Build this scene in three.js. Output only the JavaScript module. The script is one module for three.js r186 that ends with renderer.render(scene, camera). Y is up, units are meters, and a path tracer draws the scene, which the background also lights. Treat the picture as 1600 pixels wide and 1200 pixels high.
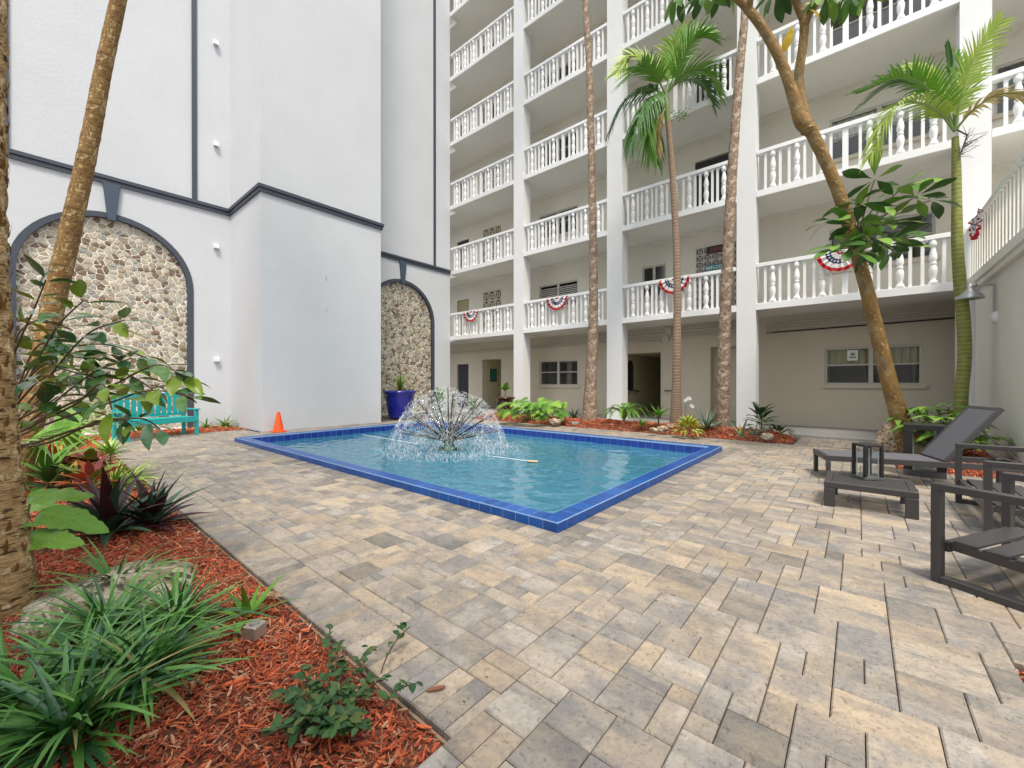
import * as THREE from 'three';
import { mergeGeometries, mergeVertices } from 'three/addons/utils/BufferGeometryUtils.js';
import { RoundedBoxGeometry } from 'three/addons/geometries/RoundedBoxGeometry.js';

// ------------------------------------------------------------------ camera, sky, sun, exposure
const scene = new THREE.Scene();
const FOC = 640, HOR = 598, EYE = 1.25, YAW = Math.atan(541 / 640);      // photo pixels (1600 x 1200), metres
const camera = new THREE.PerspectiveCamera(2 * Math.atan(600 / FOC) * 180 / Math.PI, 4 / 3, 0.05, 300);
camera.position.set(0, EYE, 0);
camera.rotation.order = 'YXZ';
camera.rotation.set(-Math.atan(2 / FOC), YAW, 0);
const SUN_EL = 62 * Math.PI / 180, SUN_AZ = 50 * Math.PI / 180;            // azimuth from +z towards +x
const SUN = new THREE.Vector3(Math.cos(SUN_EL) * Math.sin(SUN_AZ), Math.sin(SUN_EL), Math.cos(SUN_EL) * Math.cos(SUN_AZ));
{
  // bright overcast sky: brighter towards the zenith, a wide glow about the veiled sun
  const W = 256, H = 128, d = new Float32Array(W * H * 4);
  for (let j = 0; j < H; j++) for (let i = 0; i < W; i++) {
    const el = ((j + 0.5) / H - 0.5) * Math.PI, az = ((i + 0.5) / W - 0.5) * 2 * Math.PI;
    const dir = [Math.cos(el) * Math.cos(az), Math.sin(el), Math.cos(el) * Math.sin(az)];
    const s = Math.max(0, Math.sin(el)), up = 0.78 * (1 + 2 * s) / 3;
    const c = Math.max(0, dir[0] * SUN.x + dir[1] * SUN.y + dir[2] * SUN.z);
    const g = 0.5 * Math.pow(c, 6);
    const k = (j * W + i) * 4, below = el < 0 ? 0.25 : 1;
    d[k] = (0.95 * up + g) * below; d[k + 1] = (1.0 * up + 0.98 * g) * below; d[k + 2] = (1.06 * up + 0.93 * g) * below; d[k + 3] = 1;
  }
  const sky = new THREE.DataTexture(d, W, H, THREE.RGBAFormat, THREE.FloatType);
  sky.mapping = THREE.EquirectangularReflectionMapping; sky.magFilter = THREE.LinearFilter; sky.needsUpdate = true;
  scene.background = sky; scene.environment = sky;
}
const sun = new THREE.DirectionalLight(0xfff2e0, 1.5);
sun.position.copy(SUN).multiplyScalar(60).add(new THREE.Vector3(-6, 0, -6)); sun.target.position.set(-6, 0, -6);
sun.castShadow = true; sun.shadow.radius = 22; sun.shadow.mapSize.set(2048, 2048);
Object.assign(sun.shadow.camera, { left: -25, right: 25, top: 25, bottom: -25, near: 1, far: 140 });
scene.add(sun, sun.target);
const EXPOSURE = 2.5;

// ------------------------------------------------------------------ helpers
const V = (x, y, z) => new THREE.Vector3(x, y, z);
function rng(a) { return () => { a |= 0; a = a + 0x6D2B79F5 | 0; let t = Math.imul(a ^ a >>> 15, 1 | a); t = t + Math.imul(t ^ t >>> 7, 61 | t) ^ t; return ((t ^ t >>> 14) >>> 0) / 4294967296; }; }
const FW = V(-Math.sin(YAW), 0, -Math.cos(YAW)), RT = V(Math.cos(YAW), 0, -Math.sin(YAW));
function at(px, py, d) { return V(0, EYE + (HOR - py) / FOC * d, 0).addScaledVector(FW, d).addScaledVector(RT, (px - 800) / FOC * d); }   // a pixel of the photograph at a depth, as a point of the place
function ground(px, py, y = 0) { return at(px, py, (EYE - y) * FOC / (py - HOR)); }
const used = {};
function nm(n) { const k = used[n] = (used[n] ?? -1) + 1; return k ? n + '_' + String(k).padStart(3, '0') : n; }
function tag(o, label, category, group, kind) { if (label) o.userData.label = label; if (category) o.userData.category = category; if (group) o.userData.group = group; if (kind) o.userData.kind = kind; return o; }
function thing(name, label, category, p = V(0, 0, 0), group, turn = 0) { const o = new THREE.Group(); o.name = nm(name); o.position.copy(p); o.rotation.y = turn; scene.add(o); return tag(o, label, category, group); }
function prep(g) { const q = g.index ? g.toNonIndexed() : g; for (const k of Object.keys(q.attributes)) if (!['position', 'normal', 'uv', 'color'].includes(k)) q.deleteAttribute(k); if (!q.attributes.uv) q.setAttribute('uv', new THREE.BufferAttribute(new Float32Array(q.attributes.position.count * 2), 2)); return q; }
function merge(list) { return list.length === 1 ? list[0] : mergeGeometries(list.map(prep), false); }
function obj(name, geos, mat, parent = scene, local = true) {
  const m = new THREE.Mesh(merge(Array.isArray(geos) ? geos : [geos]), mat);
  m.name = parent === scene ? nm(name) : name; m.castShadow = m.receiveShadow = true; parent.add(m);
  if (!local) m.position.sub(parent.position);
  return m;
}
function metreUV(g) {                                                     // uv in metres from the dominant axis of each face
  g = g.index ? g.toNonIndexed() : g; const p = g.attributes.position, n = g.attributes.normal, u = new Float32Array(p.count * 2);
  for (let i = 0; i < p.count; i++) {
    const a = Math.abs(n.getX(i)), b = Math.abs(n.getY(i)), c = Math.abs(n.getZ(i));
    const [s, t] = b >= a && b >= c ? [p.getX(i), p.getZ(i)] : a >= c ? [p.getZ(i), p.getY(i)] : [p.getX(i), p.getY(i)];
    u[2 * i] = s; u[2 * i + 1] = t;
  }
  g.setAttribute('uv', new THREE.BufferAttribute(u, 2)); return g;
}
function bx(x0, x1, y0, y1, z0, z1) { const g = new THREE.BoxGeometry(x1 - x0, y1 - y0, z1 - z0); g.translate((x0 + x1) / 2, (y0 + y1) / 2, (z0 + z1) / 2); return metreUV(g); }
function rb(w, h, d, x, y, z, r = 0.006) { const g = new RoundedBoxGeometry(w, h, d, 2, r); g.translate(x, y, z); return metreUV(g); }
function cyl(a, b, r0, r1 = r0, n = 8) {                                  // a bar between two points
  const d = b.clone().sub(a), g = new THREE.CylinderGeometry(r1, r0, d.length(), n, 1); g.translate(0, d.length() / 2, 0);
  g.applyQuaternion(new THREE.Quaternion().setFromUnitVectors(V(0, 1, 0), d.normalize())); g.translate(a.x, a.y, a.z); return g;
}
function wallShape(s0, s1, y0, y1, holes) {
  const sh = new THREE.Shape([new THREE.Vector2(s0, y0), new THREE.Vector2(s1, y0), new THREE.Vector2(s1, y1), new THREE.Vector2(s0, y1)]);
  for (const h of holes) sh.holes.push(h.length === 4 && !Array.isArray(h[0]) ? new THREE.Path([[h[0], h[2]], [h[0], h[3]], [h[1], h[3]], [h[1], h[2]]].map(q => new THREE.Vector2(...q))) : new THREE.Path(h.map(q => new THREE.Vector2(...q))));
  return sh;
}
function wallZ(x0, x1, y0, y1, z, t, holes = []) { const g = new THREE.ExtrudeGeometry(wallShape(x0, x1, y0, y1, holes), { depth: t, bevelEnabled: false }); g.translate(0, 0, z - t); return metreUV(g); }     // front face at z
function wallX(s0, s1, y0, y1, x, t, holes = []) { const g = new THREE.ExtrudeGeometry(wallShape(s0, s1, y0, y1, holes), { depth: t, bevelEnabled: false }); g.translate(0, 0, -t); g.rotateY(Math.PI / 2); g.translate(x, 0, 0); return metreUV(g); }   // front face at x, s = -z

// noise and textures
function hash(x, y, s) { let h = Math.imul(x, 374761393) + Math.imul(y, 668265263) + Math.imul(s, 1274126177) | 0; h = Math.imul(h ^ h >>> 13, 1274126177); return ((h ^ h >>> 16) >>> 0) / 4294967296; }
function vn(x, y, px, py, s) { const i = Math.floor(x), j = Math.floor(y), f = x - i, g = y - j, u = f * f * (3 - 2 * f), v = g * g * (3 - 2 * g); const a = ((i % px) + px) % px, b = (a + 1) % px, c = ((j % py) + py) % py, d = (c + 1) % py; return (hash(a, c, s) * (1 - u) + hash(b, c, s) * u) * (1 - v) + (hash(a, d, s) * (1 - u) + hash(b, d, s) * u) * v; }
function fbm(u, v, fx, fy, oct, s) { let t = 0, a = 0.5, n = 0; for (let o = 0; o < oct; o++) { t += a * vn(u * fx, v * fy, fx, fy, s + o); n += a; a *= 0.55; fx *= 2; fy *= 2; } return t / n; }
function n3(x, y, z, s = 1) { const k = Math.floor(z), f = z - k, w = f * f * (3 - 2 * f); return vn(x, y, 9999, 9999, s + k * 17) * (1 - w) + vn(x, y, 9999, 9999, s + (k + 1) * 17) * w; }
const enc = c => { c = Math.min(1, Math.max(0, c)); return 255 * (c <= 0.0031308 ? c * 12.92 : 1.055 * Math.pow(c, 1 / 2.4) - 0.055); };
function tex(w, h, fn, colour, rx = 1, ry = rx) {                          // fn gives linear colour, or one value
  const d = new Uint8Array(w * h * 4);
  for (let j = 0; j < h; j++) for (let i = 0; i < w; i++) { const c = fn((i + 0.5) / w, (j + 0.5) / h), k = (j * w + i) * 4; for (let q = 0; q < 3; q++) d[k + q] = colour ? enc(c[q]) : 255 * Math.min(1, Math.max(0, c)); d[k + 3] = 255; }
  const t = new THREE.DataTexture(d, w, h); t.wrapS = t.wrapT = THREE.RepeatWrapping; t.magFilter = THREE.LinearFilter; t.minFilter = THREE.LinearMipmapLinearFilter; t.generateMipmaps = true; t.repeat.set(rx, ry);
  if (colour) t.colorSpace = THREE.SRGBColorSpace; t.needsUpdate = true; return t;
}
const mix = (a, b, t) => a.map((x, i) => x + (b[i] - x) * t), sst = (a, b, x) => { x = Math.min(1, Math.max(0, (x - a) / (b - a))); return x * x * (3 - 2 * x); };
function mat(c, rough = 0.7, o = {}) { const m = new THREE.MeshPhysicalMaterial({ roughness: rough, side: THREE.DoubleSide, ...o }); if (c) m.color.setRGB(...c); return m; }
const T = {};
T.stuccoB = tex(512, 512, (u, v) => 0.6 * fbm(u, v, 48, 48, 3, 5) + 0.4 * fbm(u, v, 4, 5, 4, 9), false, 0.5);
T.mottle = tex(512, 512, (u, v) => { const a = fbm(u, v, 3, 4, 5, 21), b = fbm(u, v, 40, 6, 3, 33); const k = 0.93 + 0.12 * a - 0.008 * sst(0.55, 0.8, b); return [k, k, k * 0.995]; }, true, 0.23, 0.17);
T.fine = tex(256, 256, (u, v) => fbm(u, v, 64, 64, 3, 71), false, 2);
const M = {};
const stucco = (c, r = 0.85, b = 0.004) => mat(c, r, { map: T.mottle, bumpMap: T.stuccoB, bumpScale: b });
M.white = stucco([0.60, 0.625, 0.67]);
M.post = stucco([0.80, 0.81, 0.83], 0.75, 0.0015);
M.cream = stucco([0.63, 0.565, 0.455]);
M.soffit = stucco([0.76, 0.75, 0.71]);
M.pale = stucco([0.74, 0.71, 0.63]);
M.rail = mat([0.84, 0.85, 0.86], 0.5, { bumpMap: T.fine, bumpScale: 0.0006 });
M.trim = mat([0.050, 0.062, 0.086], 0.55);
M.key = mat([0.050, 0.078, 0.118], 0.55);
M.frame = mat([0.55, 0.54, 0.50], 0.45);
M.glassDark = mat([0.02, 0.022, 0.025], 0.06);
M.glass = mat([0.96, 0.98, 0.97], 0.02, { transmission: 1, thickness: 0, ior: 1.5 });
M.dark = mat([0.03, 0.03, 0.032], 0.7);
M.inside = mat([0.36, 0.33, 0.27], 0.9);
M.concrete = mat([0.30, 0.30, 0.29], 0.9, { map: T.mottle, bumpMap: T.fine, bumpScale: 0.002 });
M.conduit = mat([0.60, 0.57, 0.50], 0.5);
M.slatWall = mat([0.80, 0.79, 0.74], 0.6);

// ------------------------------------------------------------------ end building: white wall with stone arches and stair tower
const WX = -14, FZ = -12.25, BZ = -13.9, TOP = 23.2;
const SLAB = [3.15, 6.08, 9.0, 11.85, 14.75, 17.65, 20.55, 23.2];
const ARCH = [{ z: -1.34, r: 1.62 }, { z: -9.74, r: 1.62 }], SPRING = 3.78;
function archOutline(zc, r, y0 = 0.02, n = 28) { const o = [[-zc - r, y0], [-zc - r, SPRING]]; for (let i = 1; i < n; i++) { const a = Math.PI * (1 - i / n); o.push([-zc + r * Math.cos(a), SPRING + r * Math.sin(a)]); } o.push([-zc + r, SPRING], [-zc + r, y0]); return o; }
const endB = thing('stucco_building', 'tall windowless white stucco building with two stone filled arches and projecting tower', 'building', V(WX, 0, -5));
{
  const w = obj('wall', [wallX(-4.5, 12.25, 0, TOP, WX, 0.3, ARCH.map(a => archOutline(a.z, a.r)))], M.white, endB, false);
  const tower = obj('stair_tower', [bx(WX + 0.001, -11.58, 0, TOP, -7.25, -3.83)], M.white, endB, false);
  const band = [];
  for (const [y0, y1, p] of [[6.2, 6.285, 0.075], [6.1, 6.185, 0.05], [6.186, 6.199, 0.02]]) band.push(bx(WX, WX + p, y0, y1, -3.83, 4.4), bx(WX, WX + p, y0, y1, FZ + 0.01, -7.25), bx(-11.58, -11.58 + p, y0, y1, -7.25 - p, -3.83 + p), bx(WX + p + 0.001, -11.579, y0, y1, -3.83, -3.83 + p), bx(WX + p + 0.001, -11.579, y0, y1, -7.25 - p, -7.25));
  obj('trim_band', band, M.trim, endB, false);
  for (const z of [0.30, -2.985, -8.12, -11.37]) obj('trim_strip', [bx(WX, WX + 0.04, 6.286, TOP, z - 0.055, z + 0.055)], M.trim, endB, false);
  for (const a of ARCH) {
    const out = archOutline(a.z, a.r, 0), inn = archOutline(a.z, a.r - 0.125, 0).reverse();
    const g = new THREE.ExtrudeGeometry(new THREE.Shape([...out, ...inn].map(q => new THREE.Vector2(...q))), { depth: 0.14, bevelEnabled: false });
    g.translate(0, 0, -0.12); g.rotateY(Math.PI / 2); g.translate(WX, 0, 0); obj('arch_surround', [metreUV(g)], M.trim, endB, false);
    const k = new THREE.ExtrudeGeometry(new THREE.Shape([[-a.z - 0.15, 6.098], [-a.z + 0.15, 6.098], [-a.z + 0.065, 5.22], [-a.z - 0.065, 5.22]].map(q => new THREE.Vector2(...q))), { depth: 0.07, bevelEnabled: true, bevelSize: 0.006, bevelThickness: 0.006, bevelSegments: 1 });
    k.rotateY(Math.PI / 2); k.translate(WX, 0, 0); obj('keystone', [metreUV(k)], M.key, endB, false);
  }
  for (const y of [4.24, 3.33]) obj('wall_slit', [bx(-11.58, -11.565, y - 0.05, y + 0.05, -5.515, -5.485)], M.frame, endB, false);
  // stones: irregular cells clipped to the arch, each with its own outline and thickness
  const stoneT = tex(256, 256, (u, v) => { const a = fbm(u, v, 6, 6, 5, 51); return mix([0.55, 0.5, 0.42], [1, 0.98, 0.93], a); }, true, 2.2);
  const stoneM = [[0.64, 0.60, 0.50], [0.50, 0.43, 0.33], [0.55, 0.55, 0.51], [0.74, 0.71, 0.63], [0.27, 0.20, 0.145], [0.44, 0.46, 0.44], [0.78, 0.75, 0.68], [0.62, 0.60, 0.53]].map(c => mat(c, 0.9, { map: stoneT, bumpMap: T.fine, bumpScale: 0.006 }));
  const mortar = mat([0.84, 0.81, 0.74], 0.95, { bumpMap: T.stuccoB, bumpScale: 0.02 });
  const clip = (poly, nx, ny, c) => { const o = []; for (let i = 0; i < poly.length; i++) { const p = poly[i], q = poly[(i + 1) % poly.length], a = nx * p[0] + ny * p[1] - c, b = nx * q[0] + ny * q[1] - c; if (a <= 0) o.push(p); if ((a < 0 && b > 0) || (a > 0 && b < 0)) { const t = a / (a - b); o.push([p[0] + (q[0] - p[0]) * t, p[1] + (q[1] - p[1]) * t]); } } return o; };
  ARCH.forEach((ar, ai) => {
    const r = rng(100 + ai), R = ar.r - 0.13, gx = ai ? 0.12 : 0.135, gy = ai ? 0.10 : 0.105, pts = [];
    for (let j = -1; j * gy < 5.6; j++) for (let i = -1; i * gx < 2 * R + gx; i++) pts.push([-ar.z - R + (i + 0.5 + (j % 2) * 0.5 + (r() - 0.5) * 0.95) * gx, (j + 0.5 + (r() - 0.5) * 0.95) * gy]);
    const arch = archOutline(ar.z, R, 0.05, 18), cells = [];
    for (const p of pts) {
      let poly = [[p[0] - 0.4, p[1] - 0.4], [p[0] + 0.4, p[1] - 0.4], [p[0] + 0.4, p[1] + 0.4], [p[0] - 0.4, p[1] + 0.4]];
      const gap = 0.005 + r() * 0.009;
      for (const q of pts) { const dx = q[0] - p[0], dy = q[1] - p[1], L = Math.hypot(dx, dy); if (L > 0 && L < 0.42) poly = clip(poly, dx / L, dy / L, (dx * (p[0] + q[0]) / 2 + dy * (p[1] + q[1]) / 2) / L - gap); if (poly.length < 3) break; }
      for (let i = 0; i < arch.length && poly.length > 2; i++) { const a = arch[i], b = arch[(i + 1) % arch.length], dx = b[0] - a[0], dy = b[1] - a[1], L = Math.hypot(dx, dy), nx = -dy / L, ny = dx / L; poly = clip(poly, nx, ny, nx * a[0] + ny * a[1]); }
      if (poly.length < 3) continue;
      let A = 0, cx = 0, cy = 0; poly.forEach((a, i) => { const b = poly[(i + 1) % poly.length]; A += a[0] * b[1] - a[1] * b[0]; cx += a[0]; cy += a[1]; }); A = Math.abs(A / 2);
      if (A > 0.002) cells.push({ poly, A, cx: cx / poly.length, cy: cy / poly.length });
    }
    const panel = obj('stone_panel', [(() => { const g = new THREE.ExtrudeGeometry(new THREE.Shape(archOutline(ar.z, ar.r - 0.005, 0.01).map(q => new THREE.Vector2(...q))), { depth: 0.1, bevelEnabled: false }); g.translate(0, 0, -0.2); g.rotateY(Math.PI / 2); g.translate(WX, 0, 0); return metreUV(g); })()], mortar, endB, false);
    const build = c => {
      const h = ai ? 0.012 + r() * 0.03 : 0.006 + r() * 0.018, pos = [], uv = [], tiltx = (r() - 0.5) * 0.12, tilty = (r() - 0.5) * 0.12, ou = r() * 3, ov = r() * 3;
      const P = (a, s, d) => { const x = c.cx + (a[0] - c.cx) * s, y = c.cy + (a[1] - c.cy) * s; return [WX - 0.1 + Math.max(0, d + (d > 0 ? (x - c.cx) * tiltx + (y - c.cy) * tilty : 0)), y, -x]; };
      const tri = (...t) => { for (const q of t) { pos.push(...q); uv.push(q[2] + ou, q[1] + ov); } };
      c.poly.forEach((a, i) => { const b = c.poly[(i + 1) % c.poly.length], s = 0.80; const a0 = P(a, 1, -0.01), b0 = P(b, 1, -0.01), a1 = P(a, 0.97, h * 0.7), b1 = P(b, 0.97, h * 0.7), a2 = P(a, s, h), b2 = P(b, s, h), m = P([c.cx, c.cy], 1, h * 1.05); tri(a0, b0, b1); tri(a0, b1, a1); tri(a1, b1, b2); tri(a1, b2, a2); tri(a2, b2, m); });
      const g = new THREE.BufferGeometry(); g.setAttribute('position', new THREE.Float32BufferAttribute(pos, 3)); g.setAttribute('uv', new THREE.Float32BufferAttribute(uv, 2)); g.computeVertexNormals(); return g;
    };
    cells.sort((a, b) => b.A - a.A);
    const rest = stoneM.map(() => []);
    cells.forEach((c, i) => { const k = r() < 0.08 ? 4 : Math.floor(r() * stoneM.length); if (ai === 0 && i < 300) { const m = obj('stone', build(c), stoneM[k], panel); m.position.set(0, 0, 0); } else rest[k].push(build(c)); });
    rest.forEach((l, k) => { if (l.length) tag(obj('stones', l, stoneM[k], panel), null, null, null, 'stuff'); });
  });
}

// unseen wall added behind the camera, sized to shade the near paving and bed
tag(obj('added_shade_wall', [wallZ(-2.5, 9, 0, 8, 2.2, 0.4)].map(g => g.translate(0, 0, 0)), M.white), null, null, null, 'structure');
// ------------------------------------------------------------------ apartment building with open galleries
const apt = thing('apartment_building', 'white apartment block with open balcony galleries, square posts and baluster railings', 'building', V(-6, 0, FZ));
const POST = [[-10.27, -9.78], [-6.29, -5.76], [-2.49, -2.04], [1.56, 1.995], [5.5, 5.95]];
const BAY = [[-13.995, -10.27], [-9.78, -6.29], [-5.76, -2.49], [-2.04, 1.56], [1.995, 5.5]];
const HOLES = [];                                                         // per floor: openings of the back wall
{
  for (const [a, b] of POST) obj('post', [bx(a, b, 0, TOP + 0.6, FZ - 0.42, FZ)], M.post, apt, false);
  obj('parapet', [bx(-17, 6, TOP, TOP + 0.7, FZ - 0.5, FZ - 0.05)], M.white, apt, false);
  SLAB.forEach((y, i) => obj('floor_slab', [bx(-17.2, 6, y, y + 0.15, BZ - 3.0, FZ - 0.43), ...BAY.map(([a, b]) => bx(a + 0.002, b - 0.002, y - 0.001, y + 0.152, FZ - 0.431, FZ - 0.004))], i ? M.soffit : M.soffit, apt, false));
  SLAB.forEach(y => obj('slab_edge', BAY.map(([a, b]) => bx(a + 0.004, b - 0.004, y - 0.004, y + 0.156, FZ - 0.05, FZ + 0.004)), M.rail, apt, false));
  // ground floor
  const g0 = [[-15.36, -14.53, 0.02, 2.17], [-13.6, -12.4, 0.02, 2.34], [-10.25, -8.38, 1.14, 2.16], [-6.5, -5.13, 0.02, 2.29], [-3.56, -2.6, 0.02, 2.37], [-0.69, 1.18, 1.2, 2.18]];
  HOLES.push(g0);
  for (let f = 1; f < 7; f++) {
    const y = SLAB[f - 1] + 0.15;
    const h = [[-15.36, -14.5, y + 0.01, y + 2.05], [-13.55, -12.4, y + 0.5, y + 2.2], [-10.25, -8.39, y + 1.0, y + 2.0], [-0.6, 1.39, y + 0.95, y + 2.05]];
    if (f === 1) h.push([-5.79, -4.96, y + 0.9, y + 1.98], [-4.0, -2.6, y + 0.1, y + 2.24]); else h.push([-4.04, -2.95, y + 0.01, y + 2.12]);
    h.push([2.3, 4.4, y + 0.95, y + 2.05]);
    HOLES.push(h);
  }
  HOLES.forEach((h, f) => { const y0 = f ? SLAB[f - 1] + 0.151 : 0, y1 = SLAB[f] - 0.001; obj('back_wall', [wallZ(-17, 6, y0, y1, BZ, 0.18, h)], f ? M.pale : M.cream, apt, false); if (f) obj('cornice', [bx(-17, 6, y1 - 0.11, y1, BZ, BZ + 0.06)], M.pale, apt, false); });
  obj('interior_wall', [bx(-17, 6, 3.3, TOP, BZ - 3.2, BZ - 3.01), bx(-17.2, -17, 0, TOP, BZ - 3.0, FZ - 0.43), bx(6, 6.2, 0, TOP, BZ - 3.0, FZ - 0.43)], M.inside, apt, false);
  // windows: frame, mullion, meeting rail, panes, curtain
  function win(x0, x1, y0, y1, o = {}) {
    const f = obj('window', [bx(x0, x0 + 0.05, y0, y1, BZ - 0.1, BZ - 0.04), bx(x1 - 0.05, x1, y0, y1, BZ - 0.1, BZ - 0.04), bx(x0 + 0.05, x1 - 0.05, y1 - 0.05, y1, BZ - 0.1, BZ - 0.04), bx(x0 + 0.05, x1 - 0.05, y0, y0 + 0.05, BZ - 0.1, BZ - 0.04), bx((x0 + x1) / 2 - 0.045, (x0 + x1) / 2 + 0.045, y0 + 0.05, y1 - 0.05, BZ - 0.1, BZ - 0.03)], o.frame ?? M.frame, apt, false);
    const ym = y0 + (y1 - y0) * 0.53;
    for (const [a, b] of [[x0 + 0.051, (x0 + x1) / 2 - 0.046], [(x0 + x1) / 2 + 0.046, x1 - 0.051]]) {
      if (!o.shutter) { obj('meeting_rail', [bx(a, b, ym - 0.018, ym + 0.018, BZ - 0.095, BZ - 0.05)], M.frame, f);
        for (const [c, d] of [[y0 + 0.051, ym - 0.019], [ym + 0.019, y1 - 0.051]]) obj('pane', [bx(a, b, c, d, BZ - 0.082, BZ - 0.078)], M.glass, f);
      } else for (let y = y0 + 0.08; y < y1 - 0.1; y += 0.075) { const s = bx(a + 0.02, b - 0.02, -0.004, 0.004, -0.035, 0.035); s.rotateX(0.7); s.translate(0, y, BZ - 0.07); obj('louvre_slat', [s], M.slatWall, f); }
    }
    obj('sill', [bx(x0 - 0.06, x1 + 0.08, y0 - 0.09, y0 - 0.002, BZ - 0.02, BZ + 0.06)], M.cream, f);
    if (o.curtain) { const g = new THREE.PlaneGeometry(x1 - x0, y1 - y0 - 0.1, 120, 1), p = g.attributes.position; for (let i = 0; i < p.count; i++) p.setZ(i, 0.018 * Math.sin(p.getX(i) * 38) + 0.01 * Math.sin(p.getX(i) * 91)); g.computeVertexNormals(); g.scale(1, 0.5, 1); g.translate((x0 + x1) / 2, y1 - (y1 - y0) * 0.27, BZ - 0.16); obj('curtain', [g], mat(o.tone ?? [0.40, 0.36, 0.20], 0.9, {}), f); }
    return f;
  }
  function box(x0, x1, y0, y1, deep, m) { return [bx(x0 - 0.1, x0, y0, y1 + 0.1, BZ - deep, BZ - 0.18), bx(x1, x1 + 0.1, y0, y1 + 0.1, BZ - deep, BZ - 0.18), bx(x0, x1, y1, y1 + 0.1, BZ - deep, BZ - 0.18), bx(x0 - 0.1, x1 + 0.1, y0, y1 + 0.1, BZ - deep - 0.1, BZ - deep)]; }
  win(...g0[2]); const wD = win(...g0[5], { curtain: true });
  obj('interior_wall', [...box(...g0[2], 2.6), ...box(...g0[5], 2.6)], mat([0.15, 0.13, 0.10], 0.9), apt, false);  // rooms painted dark, standing in for the shade of unlit interiors
  { // paper notice inside the window: a round emblem over two ruled lines
    const c = document.createElement('canvas'); c.width = c.height = 128; const x = c.getContext('2d'); x.fillStyle = '#eceee8'; x.fillRect(0, 0, 128, 128); x.strokeStyle = '#27313a'; x.lineWidth = 7; x.beginPath(); x.ellipse(66, 48, 24, 14, 0, 0, 7); x.stroke(); x.fillStyle = '#3c4a4c'; x.fillRect(40, 46, 48, 8); x.fillStyle = '#22262a'; x.fillRect(20, 80, 88, 11); x.fillStyle = '#8b9090'; x.fillRect(30, 100, 70, 4);
    const t = new THREE.CanvasTexture(c); t.colorSpace = THREE.SRGBColorSpace; const g = new THREE.PlaneGeometry(0.215, 0.27); g.translate(-0.115, 1.965, BZ - 0.05); const s = obj('paper_notice', [g], mat(null, 0.8, { map: t })); tag(s, 'square white paper notice with dark oval emblem in ground floor window', 'sign');
  }
  // doors and passages of the ground floor
  const d0 = obj('door', [bx(-15.33, -14.56, 0.03, 2.15, BZ - 0.12, BZ - 0.07)], M.dark, apt, false);
  const passM = mat([0.62, 0.56, 0.38], 0.9, { map: T.mottle }); obj('passage', box(-13.6, -12.4, 0.02, 2.34, 1.7), passM, apt, false); obj('passage', box(-6.5, -5.13, 0.02, 2.29, 4.2), passM, apt, false);
  obj('alcove', box(-3.56, -2.6, 0.02, 2.37, 0.35), M.cream, apt, false);
  obj('passage_floor', [bx(-13.6, -12.4, -0.05, 0.0, BZ - 1.7, BZ - 0.02), bx(-6.5, -5.13, -0.05, 0.0, BZ - 4.2, BZ - 0.02)], M.concrete, apt, false);
  { const o = [[-0.26, 0], [-0.26, 0.85]]; for (let i = 1; i < 12; i++) o.push([-0.26 * Math.cos(Math.PI * i / 12), 0.85 + 0.26 * Math.sin(Math.PI * i / 12)]); o.push([0.26, 0.85], [0.26, 0]); const g = new THREE.ExtrudeGeometry(new THREE.Shape(o.map(q => new THREE.Vector2(...q))), { depth: 0.01, bevelEnabled: false }); g.rotateY(Math.PI / 2); g.translate(-6.498, 0.98, BZ - 0.62); obj('arched_niche', [g], M.dark, apt, false); }
  for (const [x, z] of [[-4.99, 0], [-6.72, 0]]) obj('handrail', [cyl(V(x + 0.02, 0.98, BZ + 0.09), V(x + (x < -6 ? -0.4 : 0.5), 0.98, BZ + 0.09), 0.02), cyl(V(x + (x < -6 ? -0.05 : 0.3), 0.98, BZ + 0.09), V(x + (x < -6 ? -0.05 : 0.3), 0.83, BZ), 0.013)], M.dark, apt, false);
  obj('handrail', [cyl(V(-6.42, 1.0, BZ - 0.2), V(-6.42, 0.92, BZ - 1.25), 0.022), cyl(V(-6.42, 0.97, BZ - 0.5), V(-6.5, 0.84, BZ - 0.5), 0.013), cyl(V(-6.42, 0.93, BZ - 1.05), V(-6.5, 0.8, BZ - 1.05), 0.013)], M.dark, apt, false);
  // upper windows and doors
  for (let f = 1; f < 7; f++) {
    const h = HOLES[f], y = SLAB[f - 1] + 0.15;
    obj('door', [bx(-15.33, -14.53, y + 0.02, y + 2.03, BZ - 0.12, BZ - 0.07)], f === 1 ? mat([0.35, 0.30, 0.16], 0.6) : M.dark, apt, false);
    win(...h[2], f === 1 ? { shutter: true } : {}); win(...h[3], f % 2 ? {} : { curtain: true, tone: [0.6, 0.58, 0.5] }); win(...h[h.length - 1]);
    if (f === 1) win(...h[4]); else obj('door', [bx(h[4][0] + 0.04, h[4][1] - 0.04, y + 0.02, y + 2.08, BZ - 0.12, BZ - 0.07)], M.dark, apt, false);
    // pierced screen blocks
    const scr = (x0, x1, y0, y1, nx, ny, m) => { const p = obj('breeze_block_screen', [bx(x0 - 0.03, x1 + 0.03, y1, y1 + 0.03, BZ - 0.13, BZ + 0.02)], M.pale, apt, false); const w = (x1 - x0) / nx, hh = (y1 - y0) / ny, t = w * 0.085;
      const e = [bx(-w / 2, w / 2, -hh / 2, -hh / 2 + t, -0.1, 0), bx(-w / 2, w / 2, hh / 2 - t, hh / 2, -0.1, 0), bx(-w / 2, -w / 2 + t, -hh / 2 + t, hh / 2 - t, -0.1, 0), bx(w / 2 - t, w / 2, -hh / 2 + t, hh / 2 - t, -0.1, 0)];
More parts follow.
